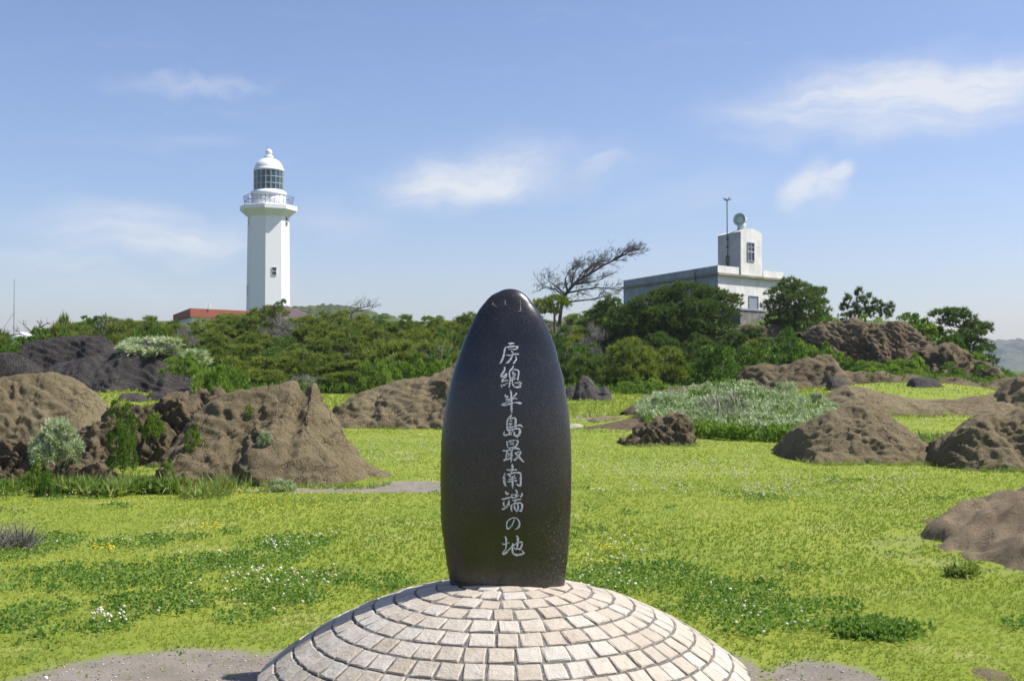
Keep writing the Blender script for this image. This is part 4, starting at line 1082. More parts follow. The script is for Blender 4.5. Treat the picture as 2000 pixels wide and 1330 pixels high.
def leaf_proto(seed, ncl=40, ntuft=22, nn=5, rad=1.0, hgt=1.0, crad=.22, L=.10, w=.05, mat='green_leaves', lump=.25):
    r = np.random.default_rng(seed)
    C, O, A, t = clumps_on_dome(r, ncl, ntuft, rad, hgt, crad, lump)
    V, F_, tt = leaves(O, A, t, nn, L, w, .7, r)
    return mesh_np('crown', V, F_, M[mat], False, {'tint': tt}), branch_mesh('stem', C, .035, M['bark'], 4, r=r)
PINES = [pine_proto(200 + k) for k in range(5)] + [pine_proto(210 + k, mat='dark_pine') for k in range(2)]
LEAFS = [leaf_proto(300 + k) for k in range(3)]
BRIGHT = [leaf_proto(310 + k, mat='bright_leaves', L=.12, w=.055) for k in range(3)]
GREYS = [leaf_proto(320 + k, mat='grey_green', L=.10, w=.035) for k in range(2)]
SILVER = [leaf_proto(330 + k, mat='silver_leaves', L=.20, w=.045, nn=7, ncl=46) for k in range(2)]
TWIGGY = [pine_proto(340 + k, ncl=40, ntuft=16, nn=6, mat='dry_twigs', L=.24, w=.012, spread=.5) for k in range(2)]

def plant(name, proto, px, top_py, D, rad_px, label, cat, group=None, base_z=None, yaw=None, ysc=1.0, part2='trunk', sink=.15, crown='crown'):
    top = P(px, top_py, D); g = (Hs(top.x, D) if base_z is None else base_z) - sink
    h = max(.12, (top.z - g) / 1.2); rad = rad_px / FPX * D * .86
    o = link(name, None, loc=(top.x, D, g), label=label, cat=cat, group=group)
    o.rotation_euler = (0, 0, random.uniform(0, 6.28) if yaw is None else yaw)
    o.scale = (rad, rad * ysc, h)
    link(crown, proto[0], o); link(part2, proto[1], o)
    return o
SKY = [(-60,668),(0,660),(40,672),(75,668),(100,642),(150,628),(200,620),(260,624),(330,622),(420,614),(500,607),(560,612),(640,622),(700,612),(760,614),(820,618),(880,606),(930,602),(1000,612),(1080,622),(1130,606),(1200,592),(1260,596),(1330,590),(1400,596),(1450,625),(1540,648),(1600,662)]
BOT = [(-60,690),(0,690),(80,690),(220,690),(300,690),(380,735),(440,752),(560,764),(640,764),(720,738),(800,722),(900,702),(1000,715),(1100,722),(1220,724),(1340,728),(1450,720),(1560,705),(1600,700)]
def ip(tab, px): return float(np.interp(px, [a for a, _ in tab], [b for _, b in tab]))
pr2 = random.Random(11)
ROWS = [(50, 0.0), (55, .22), (61, .45), (69, .68), (79, .88), (92, 1.0)]
for ri, (D, f) in enumerate(ROWS):
    step = 84 - ri * 5
    px = -40 + pr2.uniform(0, 40)
    while px < 1560:
        b_, s_ = ip(BOT, px), ip(SKY, px)
        top = (b_ - 40) * (1 - f) + s_ * f + pr2.uniform(-13, 13) * (1 if ri < 5 else .8)
        Dj = D * pr2.uniform(.97, 1.04)
        z = P(px, top, Dj).z; x = P(px, top, Dj).x
        if z - Hs(x, Dj) > .35 and not (1395 < px < 1500 and ri >= 4) and not (px > 1440 and ri >= 3):
            kind = pr2.random()
            rp = pr2.uniform(52, 82) * (1 - ri * .04)
            left = px < 940
            where = 'at the front foot of the thicket ' if ri == 0 else ('on the skyline of the thicket ' if ri >= 4 else 'inside the thicket ')
            side = ('at the far left' if px < 330 else 'below the lighthouse' if px < 640 else 'just left of the monument') if left else ('just right of the monument' if px < 1190 else 'below the hilltop building')
            if kind < (.83 if ri > 0 else .55):
                dark = (not left) and pr2.random() < .55
                plant('pine_shrub', PINES[pr2.choice((5, 6)) if dark else pr2.randrange(5)], px, top, Dj, rp,
                      'wind-clipped green pine shrub ' + where + side, 'shrub', 'pine shrubs ' + where + side)
            elif kind < .94:
                plant('leafy_shrub', LEAFS[pr2.randrange(3)], px, top, Dj, rp * .9,
                      'broad-leaved green shrub among the pines left of the monument' if left else 'broad-leaved green shrub among the pines right of the monument', 'shrub',
                      'leafy shrubs in the left thicket' if left else 'leafy shrubs in the right thicket', part2='stem')
            else:
                plant('bare_shrub', TWIGGY[pr2.randrange(2)], px, top, Dj, rp * .8, 'greyish twiggy shrub among the green pines left of the monument' if left else 'greyish twiggy shrub among the green pines right of the monument',
                      'shrub', 'twiggy shrubs in the left thicket' if left else 'twiggy shrubs in the right thicket', part2='stem')
        px += step * pr2.uniform(.75, 1.2)

# single plants that can be told apart
plant('leafy_shrub', BRIGHT[0], 428, 700, 36.5, 58, 'bright green rounded bush at the end of the big blackish rock', 'bush', part2='stem')
plant('silver_shrub', SILVER[0], 318, 657, 43, 82, 'pale silvery shrub on top of the big blackish rock', 'bush', base_z=1.9, part2='stem')
plant('leafy_shrub', BRIGHT[1], 360, 690, 39.5, 40, 'yellow-green low bush beside the big blackish rock', 'bush', base_z=1.5, part2='stem')
plant('leafy_shrub', GREYS[0], 215, 618, 62, 62, 'grey-green leafy shrub on the skyline above the long dark ridge', 'bush', part2='stem')
plant('pine_shrub', PINES[1], 130, 622, 60, 50, 'pointed dark green shrub on the skyline at the upper left', 'bush')
plant('leafy_shrub', LEAFS[0], 30, 672, 44, 48, 'green shrub beside the left end of the long dark ridge', 'bush', part2='stem')
plant('silver_shrub', SILVER[1], 116, 820, 16.2, 52, 'silver-leaved bush in front of the tan boulder at left', 'bush', part2='stem', base_z=.47)
plant('leafy_shrub', LEAFS[1], 236, 780, 16.4, 32, 'dark glossy green shrub with white blooms in the rock gap at left', 'bush', part2='stem', base_z=.66)
plant('leafy_shrub', LEAFS[2], 240, 838, 15.6, 30, 'lower dark green shrub hanging in the rock gap at left', 'bush', part2='stem', base_z=.36)
plant('herb', BRIGHT[2], 75, 892, 15.2, 26, 'yellow-green herb below the silver bush at left', 'herb', part2='stem', base_z=.1)
plant('herb', LEAFS[0], 95, 920, 14.6, 30, 'dark green ferny herb spreading over the rock at far left', 'herb', part2='stem', base_z=0)
plant('herb', SILVER[0], 543, 935, 15.3, 34, 'small silvery plant at the foot of the pointed tan rock', 'herb', part2='stem', base_z=0)
plant('herb', SILVER[1], 520, 842, 16.35, 17, 'silvery tuft growing in a crack of the pointed tan rock', 'herb', part2='stem', base_z=.68)
plant('herb', BRIGHT[0], 488, 784, 17.0, 8, 'yellow-green tuft near the top of the pointed tan rock', 'herb', part2='stem', base_z=.95)
plant('herb', BRIGHT[1], 378, 828, 16.6, 16, 'green tuft among the jumbled brown rocks', 'herb', part2='stem', base_z=.55)
plant('herb', BRIGHT[2], 300, 798, 17.4, 22, 'yellow-green cushion on the jumbled brown rocks', 'herb', part2='stem', base_z=.7)
plant('herb', BRIGHT[0], 330, 888, 15.4, 14, 'low green tuft at the foot of the jumbled brown rocks', 'herb', part2='stem', base_z=.1)
russet = leaf_proto(360, ncl=26, mat='russet_leaves', L=.16, w=.05)
plant('herb', russet, 437, 944, 14.9, 26, 'reddish stonecrop plant at the grass edge below the pointed rock', 'herb', part2='stem', base_z=0)
plant('herb', russet, 375, 942, 14.9, 22, 'yellow and reddish stonecrop left of the redder one', 'herb', part2='stem', base_z=0)
for k, (px, py, D, rp) in enumerate([(1150,722,52,44),(1215,724,52,46),(1290,718,52,58),(1345,722,52,40),(1400,712,53,52),(1470,690,54,54),(1530,665,58,52),(1585,668,58,46),(1620,692,54,44),(1500,712,52,44),(1235,738,48,34),(1275,736,48,36),(1660,706,52,48),(1710,712,51,40)]):
    plant('leafy_shrub', BRIGHT[k % 3] if k % 4 else LEAFS[k % 3], px, py, D, rp, 'low bright green shrub along the foot of the right-hand thicket', 'bush', 'low bright shrubs below the hilltop building', part2='stem')
for k, (px, py, D, rp) in enumerate([(740,690,48,40),(800,690,47,46),(850,690,46,40),(770,712,44,30)]):
    plant('leafy_shrub', BRIGHT[k % 3], px, py, D, rp, 'light green ferny bush behind the brown rock hump', 'bush', 'ferny bushes behind the rock hump', part2='stem')
for k, (px, py, D, rp) in enumerate([(1770,612,61,52),(1820,622,60,54),(1855,652,58,46),(1880,680,56,44),(1630,612,66,44),(1690,612,65,50),(1920,712,54,36),(1780,690,53,40),(1850,712,52,42),(1960,728,52,24)]):
    plant('leafy_shrub', (BRIGHT if k % 2 else LEAFS)[k % 3], px, py, D, rp, 'green shrub capping the eroded bank ridge at the right', 'bush', 'shrubs along the right-hand ridge', part2='stem')

# trees with their own shape: pads of needles on bent limbs
def padded_pine(name, label, D, trunk_px, pads, mat, cat='tree', rad=.16, bark='grey_bark', L=.20, seed=0, dens=1.0):
    r = np.random.default_rng(900 + seed)
    org = P(*trunk_px[0], D); org.z = min(org.z, Hs(org.x, D)) - .1
    tp = [P(a, b_, D) - org for a, b_ in trunk_px]; tp[0] = Vector((0, 0, 0))
    t = link(name, None, loc=org, label=label, cat=cat)
    mb = MB(); nT = len(tp)
    mb.tube(tp, [rad * (1 - .6 * k / (nT - 1)) for k in range(nT)], 8)
    Os, As, Ts = [], [], []
    for (px, py, rw, rh, dy) in pads:
        c = P(px, py, D) - org + Vector((0, dy, 0)); a, h = rw / FPX * D, rh / FPX * D
        j = min(range(1, nT), key=lambda q: (tp[q] - c).length)
        st_ = tp[j]
        mid = st_.lerp(c, .55) + Vector((r.normal() * .08, r.normal() * .08, -.12))
        mb.tube([st_, mid, c - Vector((0, 0, h * .3))], [rad * .4, rad * .26, rad * .1], 6)
        n = int(max(26, 210 * a * a) * dens)
        q = unit(r.normal(size=(n, 3)) + np.array([0, 0, .45])) * r.uniform(.35, 1, (n, 1)) ** .5
        lump = 1 + .35 * fbm(q * 2.6 + px, 3)
        o_ = np.array(c) + q * lump[:, None] * np.array([a, a * .9, h])
        Os.append(o_); As.append(unit(q * .7 + np.array([0.1, 0, .8]))); Ts.append(np.clip(.42 + .3 * fbm(o_ * 1.6, 3) + .15 * r.normal(size=n), 0, 1))
    V, F_, tt = needles(np.vstack(Os), np.vstack(As), np.concatenate(Ts), 12, L, .04, .55, r)
    link('crown', mesh_np('crown', V, F_, M[mat], False, {'tint': tt}), t)
    mb.build('trunk', M[bark], t, True)
    return t
padded_pine('pine_tree', 'broad dark pine with visible bent trunk in front of the concrete building', 68, [(1290,690),(1305,655),(1322,632),(1350,605),(1345,585)],
  [(1230,615,42,20,.3),(1265,598,45,20,0),(1300,582,45,20,.4),(1345,572,48,20,0),(1390,580,42,18,.3),(1420,592,30,14,0),(1405,612,36,16,-.5),(1360,606,50,20,-.9),(1300,618,55,22,-.8),(1250,642,46,22,-.6),(1340,640,46,20,-1.3),(1395,640,36,20,-.8),(1205,640,30,16,0),(1435,583,16,8,0)], 'dark_pine', seed=1)
padded_pine('pine_tree', 'dense dark pine standing at the right corner of the concrete building', 74, [(1555,668),(1552,635),(1556,605),(1550,575),(1548,556)],
  [(1545,556,24,12,0),(1560,566,34,14,.2),(1525,575,32,14,0),(1590,572,24,9,0),(1560,588,46,16,-.4),(1515,598,30,14,0),(1600,592,18,8,0),(1570,612,46,18,-.5),(1530,622,40,18,-.4),(1600,620,22,10,0),(1555,640,50,18,-.7),(1510,640,24,14,0),(1608,567,8,4,0)], 'dark_pine', seed=2)
sap = [(1660,612),(1678,600),(1690,612)]
padded_pine('pine_sapling', 'open young pine with upright shoots against the sky on the right ridge', 66, [(1690,640),(1690,615),(1692,600),(1685,585)],
  [(1655,590,7,14,0),(1648,602,8,9,0),(1668,604,9,12,0),(1678,575,7,13,0),(1681,590,10,12,0),(1697,588,8,14,0),(1712,596,9,12,0),(1725,604,9,10,0),(1740,602,6,12,0),(1705,610,14,9,0),(1668,616,16,8,0),(1730,616,12,7,0),(1690,612,16,10,0)], 'dark_pine', seed=3, rad=.08, L=.22)
padded_pine('pine_tree', 'flat-topped wind-bent pine at the right end of the ridge', 60, [(1850,690),(1862,660),(1880,640),(1895,630)],
  [(1835,614,20,7,0),(1868,612,28,9,0),(1885,622,26,9,.3),(1850,630,22,8,-.2),(1905,637,28,8,0),(1925,645,14,6,0),(1890,652,28,9,-.4),(1870,664,26,10,-.5),(1905,672,26,12,0),(1930,682,16,8,0),(1885,690,30,14,-.5),(1925,705,24,12,0)], 'dark_pine', seed=4, rad=.12)
padded_pine('pine_tree', 'small dark pine with flat pads just right of the monument top', 64, [(1085,640),(1083,615),(1078,600)], [(1062,594,22,8,0),(1088,588,26,9,0),(1100,596,14,7,0),(1072,608,24,9,-.2),(1050,606,12,6,0)], 'pine_needles', seed=5, rad=.09)
padded_pine('pine_tree', 'little pine tip below the left end of the concrete building', 70, [(1192,625),(1192,600),(1190,585)], [(1192,586,14,7,0),(1180,594,14,6,0),(1204,592,12,6,0),(1192,604,22,9,0)], 'dark_pine', seed=6, rad=.07)
padded_pine('pine_tree', 'dark conifer tips rising beside the lighthouse foot', 88, [(525,640),(525,618),(545,600)], [(500,610,14,8,0),(525,606,16,8,0),(545,598,10,8,0),(553,592,5,6,0),(512,618,26,10,0),(545,612,20,10,0)], 'pine_needles', seed=7, rad=.1)

def bare_tree(name, label, D, limbs, depth, mat, seed, r0=.11, twig=.5, lean=(.55, 0, .35), cat='tree', nkid=4):
    """limbs drawn as pixel polylines, then grown into ever finer twigs that lean with the wind"""
    r = random.Random(seed); org = P(*limbs[0][0], D); org.z = min(org.z, Hs(org.x, D) - .1)
    t = link(name, None, loc=org, label=label, cat=cat); mb = MB(); tw = MB()
    def grow(p, d, L, rad, lev):
        pts = [p]; rads = [rad]; q = p.copy(); dd = d.copy()
        for k in range(3):
            dd = (dd + Vector((r.gauss(0, .22), r.gauss(0, .22), r.gauss(0, .18))) + Vector(lean) * .10).normalized()
            q = q + dd * (L / 3); pts.append(q.copy()); rads.append(rad * (1 - .25 * (k + 1)))
        tw.tube(pts, rads, 4)
        if lev > 0:
            for k in range(nkid):
                b = pts[r.randrange(1, 4)]
                nd = (dd + Vector((r.gauss(0, .55), r.gauss(0, .55), r.gauss(0, .45))) + Vector(lean) * .35).normalized()
                grow(b, nd, L * r.uniform(.5, .8), rad * .55, lev - 1)
    for li, lm in enumerate(limbs):
        pts = [P(a, b_, D) - org + Vector((0, r.gauss(0, .12) * (k > 0), 0)) for k, (a, b_) in enumerate(lm)]
        if li == 0: pts[0] = Vector((0, 0, 0))
        rr = r0 if li == 0 else r0 * .55
        mb.tube(pts, [rr * (1 - .75 * k / (len(pts) - 1)) for k in range(len(pts))], 7)
        for k in range(1, len(pts)):
            d = (pts[k] - pts[k-1]).normalized()
            for _ in range(3 if k < len(pts) - 1 else 5):
                s = pts[k-1].lerp(pts[k], r.uniform(.15, 1))
                nd = (d * .7 + Vector((r.gauss(0, .5), r.gauss(0, .6), r.gauss(.1, .5))) + Vector(lean) * .5).normalized()
                grow(s, nd, twig * r.uniform(.6, 1.2), rr * .30, depth)
    mb.build('trunk', M[mat], t, True); tw.build('branches', M[mat], t)
    return t
bare_tree('bare_tree', 'leafless wind-swept tree leaning right between the monument and the building', 78,
  [[(1088,640),(1096,600),(1108,570),(1125,552),(1150,536),(1180,518),(1206,505),(1224,495),(1234,489)], [(1108,570),(1104,545),(1112,528),(1128,517)], [(1125,552),(1140,530),(1155,518)], [(1150,536),(1168,516),(1180,508)], [(1116,560),(1120,535),(1130,522)], [(1135,545),(1150,524),(1166,514)], [(1104,575),(1082,556),(1070,548)], [(1120,556),(1150,552),(1176,546)],
   [(1104,580),(1085,565),(1066,560),(1052,568)], [(1108,572),(1140,566),(1170,562),(1200,566)], [(1100,590),(1125,588),(1160,584),(1190,578)], [(1200,508),(1216,496),(1222,488)]], 3, 'dead_bark', 5, r0=.13, twig=.66, nkid=4)
bare_tree('bare_tree', 'small grey leafless tree on the skyline left of the monument', 84, [[(680,630),(688,612),(700,602),(725,598)], [(690,612),(682,600),(700,592)], [(692,608),(712,606),(738,598)]], 2, 'grey_bark', 6, r0=.08, twig=.5, cat='tree')
bare_tree('bare_shrub', 'black leafless crooked shrub against the sky at far left', 62, [[(62,668),(66,652),(74,640),(80,628)], [(66,652),(52,640),(45,632)], [(72,644),(86,634),(94,630)], [(60,660),(40,652),(22,640)], [(40,652),(25,655),(10,650)]], 1, 'dead_bark', 8, r0=.07, twig=.28, lean=(0, 0, .2), cat='shrub', nkid=2)
bare_tree('bare_shrub', 'pale dead twigs in front of the dark thicket right of the monument', 50, [[(1200,730),(1203,715),(1206,700)], [(1203,715),(1212,705),(1216,698)]], 1, 'grey_bark', 9, r0=.03, twig=.35, lean=(0, 0, .5), cat='shrub')
bare_tree('bare_shrub', 'grey dead branches in the bushes beside the rock hump', 46, [[(840,712),(850,695),(865,685)], [(850,695),(872,692),(885,680)], [(845,704),(830,692),(822,686)]], 1, 'grey_bark', 10, r0=.035, twig=.4, lean=(.2, 0, .3), cat='shrub')

# ------------------------------------------------------------------ herbs, weeds, lawn
def in_patch(n, cx, cy, rx, ry, r):
    a = r.uniform(0, 2 * math.pi, n); q = np.sqrt(r.uniform(0, 1, n))
    return cx + rx * q * np.cos(a), cy + ry * q * np.sin(a)
r = np.random.default_rng(55)
def tufted(name, label, cat, x, y, height, nn, L, w, spread, mat, leaf=True, lift=0.0, up=1.0):
    z = H(x, y) + lift * r.uniform(0, 1, len(x)) * height
    O = np.stack([x, y, z], 1); A = unit(np.stack([r.normal(0, .25, len(x)) + .12, r.normal(0, .25, len(x)), np.full(len(x), up)], 1))
    t = np.clip(.5 + .5 * fbm(O * 1.1, 3) + .15 * r.normal(size=len(x)), 0, 1)
    V, F_, tt = (leaves if leaf else needles)(O, A, t, nn, L, w, spread, r)
    return link(name, mesh_np(name, V, F_, M[mat], False, {'tint': tt}), label=label, cat=cat, kind='stuff')
def patchy(n, *a):
    x, y = in_patch(n, *a, r); k = fbm(np.stack([x * 1.6, y * 2.2, x * 0], -1), 3) > .02
    return x[k], y[k]
x1_, y1_ = in_patch(11000, 5.85, 29.4, 2.7, 3.6, r); k_ = fbm(np.stack([x1_, y1_, x1_*0], -1) * .9, 3) > -.35
tufted('silvery_herbs', 'bed of silvery green narrow-leaved herbs right of the monument', 'herbs', x1_[k_], y1_[k_], .32, 6, .11, .036, 1.0, 'silver_leaves', lift=1.0)
for k, (px, py, D, rp) in enumerate([(1300,770,29.5,34),(1375,752,31,40),(1450,742,32,46),(1530,748,31.5,40),(1590,765,30,30),(1420,775,29,36),(1500,785,28.5,40),(1560,800,27.5,34),(1340,800,28,30)]):
    plant('silver_shrub', SILVER[k % 2], px, py, D, rp, 'silvery leafy clump in the herb bed right of the monument', 'herb', 'silvery clumps of the herb bed', part2='stem')
tufted('green_herbs', 'fresh green leaves mixed through the silvery herb bed', 'herbs', *in_patch(5200, 6.0, 28.4, 2.8, 3.2, r), .25, 6, .14, .042, .9, 'bright_leaves', lift=1.0)
tufted('dry_stalks', 'grey dry stalks in the middle of the silvery herb bed', 'stalks', *in_patch(120, 5.0, 28.0, .6, 1.2, r), .4, 7, .38, .012, 1.1, 'dry_twigs', lift=.8)
tufted('silvery_herbs', 'silvery herbs between the two brown rocks at the right edge', 'herbs', *in_patch(2200, 7.9, 22.6, .9, 1.6, r), .3, 6, .10, .034, 1.0, 'silver_leaves', lift=.6)
tufted('green_herbs', 'green herbs in the gap between the two right rocks', 'herbs', *in_patch(700, 8.0, 21.8, .9, 1.5, r), .3, 6, .20, .04, .5, 'weeds', lift=.5)
tufted('tall_weeds', 'tall yellow-green weeds at the foot of the left rocks', 'weeds', *patchy(1500, -5.2, 14.9, 2.4, .8), .12, 6, .17, .016, .6, 'weeds', leaf=False, lift=.8)
tufted('tall_weeds', 'dark green creeping weeds over the left rock foot', 'weeds', *patchy(900, -5.6, 15.0, 1.8, .6), .12, 6, .10, .05, .7, 'green_leaves', lift=.8)
tufted('rough_grass', 'rough longer grass along the rock feet at the back of the lawn', 'grass', np.concatenate([r.uniform(-2, 13, 2600), r.uniform(-14, -2, 2200)]), np.concatenate([r.uniform(34, 46, 2600), r.uniform(30, 46, 2200)]), .05, 6, .16, .03, .5, 'grass', leaf=False)
tufted('slope_grass', 'bright grass and herbs covering the slope by the eroded bank', 'grass', *in_patch(5200, 14.6, 57, 5.0, 7.0, r), .2, 6, .30, .07, .6, 'bright_leaves', lift=.6)
tufted('slope_grass', 'green ground cover on the hillside below the thicket', 'grass', r.uniform(-26, 26, 9000), r.uniform(47, 62, 9000), .2, 6, .30, .07, .6, 'green_leaves', lift=.6)
tufted('dune_grass', 'bleached grass tuft at the left edge of the lawn', 'grass', *in_patch(60, -4.55, 10.3, .35, .22, r), .05, 12, .26, .012, .6, 'dry_twigs', leaf=False, up=.5)
x2_, y2_ = in_patch(90, 3.83, 10.55, .10, .10, r)
tufted('small_weed', 'little round green weed at the edge of the right soil slope', 'weeds', *in_patch(70, P(1885, 1118, 8.95).x, 9.0, .11, .09, r), .05, 5, .06, .03, .7, 'weeds', lift=1.0)
tufted('cushion_plant', 'round cushion of dark green leaves on the lawn at lower right', 'plant', P(1710, 1236, 7.05).x + r.normal(0, .105, 800), 7.05 + r.normal(0, .10, 800), .05, 5, .034, .026, .8, 'clover', lift=1.0)

# straggling grass where rocks meet the lawn
fx_, fy_, fs_ = [], [], []
for fxs, fys, fd in FEET:
    if fd > 40: continue
    n = int((fxs[-1] - fxs[0]) * 55 * (1 if fd < 25 else .5)); k = r.integers(0, len(fxs), n)
    fx_.append(fxs[k] + r.normal(0, .04, n)); fy_.append(fys[k] + r.normal(-.05, .07, n))
fx_ = np.concatenate(fx_); fy_ = np.concatenate(fy_); kk = fbm(np.stack([fx_ * 2, fy_ * 2, fx_ * 0], -1), 3) > -.12
tufted('edge_grass', 'straggling grass along the feet of the rocks', 'grass', fx_[kk], fy_[kk], .03, 7, .10, .011, .6, 'weeds', leaf=False)
for k, (px, py, D, rp) in enumerate([(1560,652,56,40),(1600,668,54,44),(1640,684,53,44),(1690,698,52,44),(1740,706,51.5,40),(1545,680,54,40),(1780,712,51,34)]):
    plant('leafy_shrub', BRIGHT[k % 3], px, py, D, rp, 'bright green cover on the slope left of the eroded bank', 'bush', 'bright cover below the eroded bank', part2='stem')
# clover patches: ellipses given in photograph pixels
CLOV = [(200,1130,190,30),(60,1205,75,35),(200,1225,52,14),(300,1180,120,24),(560,1065,85,20),(590,1135,130,18),(530,1165,110,24),(480,1205,60,14),(420,1100,140,20),(1260,1125,140,30),(1440,1185,130,40),(1630,1185,60,16),(1400,1145,150,18),(60,1070,90,28),(250,1060,90,14),(760,1140,60,16),(1180,1150,60,18),(1480,1215,80,22),(330,1050,80,8)]
CW = []
for px, py, hw, hh in CLOV:
    D = ground_D(py); CW.append((P(px, py, D).x, D, hw / FPX * D, max(.12, hh * D * D / (CAM_Z * FPX))))
def clover_mask(x, y):
    c = np.zeros_like(x); nz = fbm(np.stack([x * 2.2, y * 1.4, x * 0], -1), 4)
    for cx, cy, rx, ry in CW:
        d = np.sqrt(((x - cx) / rx) ** 2 + ((y - cy) / ry) ** 2)
        c = np.maximum(c, 1 - smooth(.6, 1.2, d + .55 * nz))
    return np.maximum(c, .8 * smooth(.34, .52, nz) * smooth(22, 15, y))
def field(n, y0, y1, tan=.56, pw=1.0):
    y = y0 + (y1 - y0) * r.uniform(0, 1, n) ** pw; x = r.uniform(-1, 1, n) * tan * (y + .8)
    k = np.hypot(x - MOUND_C[0], y - MOUND_C[1]) > 1.27
    return x[k], y[k]
gv, gf, gt, off = [], [], [], 0
def lawn_layer(n, y0, y1, hgt, wid, nn):
    global off
    x, y = field(n, y0, y1)
    b_ = bare_mask(x, y) + .35 * fbm(np.stack([x * 4, y * 4, x * 0], -1), 3); c_ = clover_mask(x, y)
    k = (r.uniform(0, 1, len(x)) > smooth(.15, .6, b_) * .97) & (r.uniform(0, 1, len(x)) > c_ * .4)
    x, y = x[k], y[k]
    tone = np.clip(.52 + .85 * fbm(np.stack([x * .7, y * .45, x * 0], -1), 4) + .4 * fbm(np.stack([x * 5, y * 3, x * 0 + 9], -1), 2), 0, 1)
    O = np.stack([x, y, H(x, y)], 1); A = unit(np.stack([r.normal(0, .3, len(x)), r.normal(0, .3, len(x)), np.ones(len(x))], 1))
    V, F_, tt = needles(O, A, tone, nn, hgt, wid, .55, r)
    gv.append(V); gf.append(F_ + off); gt.append(tt); off += len(V)
lawn_layer(46000, 4.6, 9.5, .026, .0046, 6)
lawn_layer(52000, 9.5, 17, .028, .007, 5)
lawn_layer(60000, 17, 34, .03, .011, 4)
lawn_layer(20000, 34, 50, .055, .026, 4)
link('lawn_grass', mesh_np('lawn_grass', np.vstack(gv), np.vstack(gf), M['grass'], False, {'tint': np.concatenate(gt)}), kind='stuff', label='short bright yellow-green lawn grass around the monument', cat='grass')
x, y = field(150000, 5, 17); c_ = clover_mask(x, y) * (1 - bare_mask(x, y)); k = r.uniform(0, 1, len(x)) < c_ * .85; x, y = x[k], y[k]
O = np.stack([x, y, H(x, y) + r.uniform(.008, .04, len(x))], 1); A = unit(np.stack([r.normal(0, .6, len(x)), r.normal(0, .6, len(x)), np.full(len(x), .5)], 1))
V, F_, tt = leaves(O, A, np.clip(.5 + .4 * fbm(O * 3, 2), 0, 1), 3, .022, .019, .9, r)
link('clover_leaves', mesh_np('clover_leaves', V, F_, M['clover'], False, {'tint': tt}), kind='stuff', label='darker green clover patches in the lawn', cat='clover')
# flower heads: small knobbly balls on stalks
import bmesh
bm = bmesh.new(); bmesh.ops.create_icosphere(bm, subdivisions=1, radius=1.0); iv = np.array([v.co[:] for v in bm.verts]); ifc = np.array([[v.index for v in f.verts] for f in bm.faces]); bm.free()
def balls(x, y, z, rad, name, mat, label, cat, squash=.85):
    n = len(x); s = rad * r.uniform(.75, 1.25, (n, 1, 1))
    V = iv[None] * s * np.array([1, 1, squash]) * (1 + .12 * r.normal(size=(n, len(iv), 1))) + np.stack([x, y, z], 1)[:, None]
    Fb = ifc[None] + (np.arange(n) * len(iv))[:, None, None]
    link(name, mesh_np(name, V.reshape(-1, 3), Fb.reshape(-1, 3), M[mat], False, {'tint': np.repeat(r.uniform(0, 1, n), len(iv))}), kind='stuff', label=label, cat=cat)
fx, fy = [], []
x, y = field(26000, 5.5, 12.5); c_ = clover_mask(x, y); cl = smooth(.0, .35, fbm(np.stack([x * 2.6, y * 2.0, x * 0 + 4], -1), 3)); k = r.uniform(0, 1, len(x)) < c_ * cl * .10 ; fx.append(x[k]); fy.append(y[k])
for px0, px1, py0, py1, n in ((1150,1480,905,965,340),(1380,1800,930,975,420),(690,870,860,910,260),(1120,1500,870,930,120),(0,330,955,975,40),(520,660,1050,1080,70),(1120,1260,1050,1160,50),(440,660,1118,1165,60),(170,250,1208,1226,26)):
    px = r.uniform(px0, px1, n); py = r.uniform(py0, py1, n); D = CAM_Z * FPX / (py - 720); xx = (px - 1000) / FPX * D
    kk = fbm(np.stack([xx * 1.5, D * .8, xx * 0 + 2], -1), 3) > -.22
    fx.append(xx[kk]); fy.append(D[kk])
fx = np.concatenate(fx); fy = np.concatenate(fy)
fz = H(fx, fy) + r.uniform(.045, .09, len(fx))
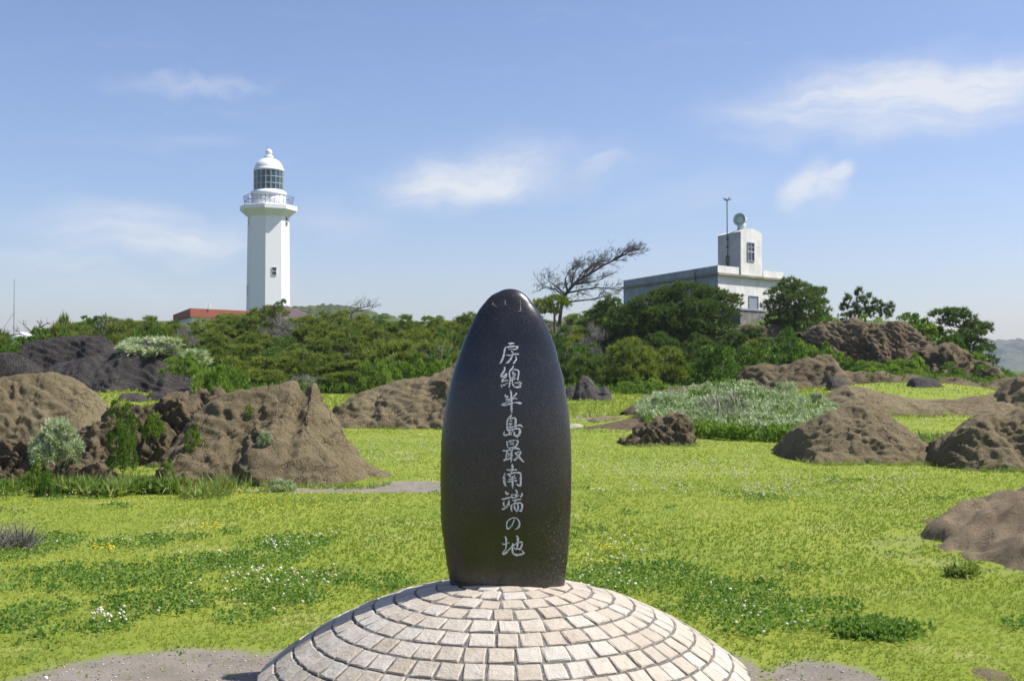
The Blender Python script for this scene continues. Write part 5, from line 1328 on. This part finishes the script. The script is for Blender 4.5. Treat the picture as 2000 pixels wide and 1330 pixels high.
balls(fx, fy, fz, .0098, 'clover_flowers', 'clover_flower', 'round white clover flower heads dotted over the lawn', 'flowers')
sv = np.stack([np.stack([fx - .0012, fy, fz - .08], 1), np.stack([fx + .0012, fy, fz - .08], 1), np.stack([fx, fy, fz], 1)], 1).reshape(-1, 3)
link('clover_stalks', mesh_np('clover_stalks', sv, np.arange(len(sv)).reshape(-1, 3), M['clover'], False, {'tint': np.full(len(sv), .6)}), kind='stuff', label='thin green stalks under the clover flower heads', cat='clover')
yx, yy = [], []
for px0, px1, py0, py1, n in ((440,640,960,1000,110),(390,430,1028,1038,22),(180,225,1070,1082,22),(1165,1240,1070,1082,26),(690,860,828,850,90),(1120,1300,900,1100,30),(0,300,950,1000,40),(1750,1850,1095,1125,10)):
    px = r.uniform(px0, px1, n); py = r.uniform(py0, py1, n); D = CAM_Z * FPX / (py - 720); yx.append((px - 1000) / FPX * D); yy.append(D)
yx = np.concatenate(yx); yy = np.concatenate(yy)
balls(yx, yy, H(yx, yy) + .055, .010, 'yellow_flowers', 'yellow_flower', 'tiny yellow flowers dotted over the lawn', 'flowers', .5)
# gravel on the bare soil
x, y = field(14000, 4.8, 12); k = r.uniform(0, 1, len(x)) < smooth(.3, .8, bare_mask(x, y)) * .9; x, y = x[k], y[k]
M['gravel'] = foliage_mat('gravel', (.09,.08,.07), (.50,.46,.41), 0.0)
balls(x, y, H(x, y) + .002, .0062, 'gravel', 'gravel', 'loose grey gravel on the bare soil patches', 'gravel', .6)

# ------------------------------------------------------------------ thin sea haze over the whole place
hz = bpy.data.materials.new('haze'); hz.use_nodes = True
HN = Nodes(hz.node_tree); pv = HN.n('ShaderNodeVolumePrincipled'); ho = HN.n('ShaderNodeOutputMaterial')
pv.inputs['Color'].default_value = (.86, .92, 1.0, 1); pv.inputs['Density'].default_value = .0002; pv.inputs['Anisotropy'].default_value = .3
HN.t.links.new(pv.outputs[0], ho.inputs['Volume'])
MB().box((0, 2000, 27.5), (12200, 12400, 65)).build('haze', hz, None, kind='stuff')
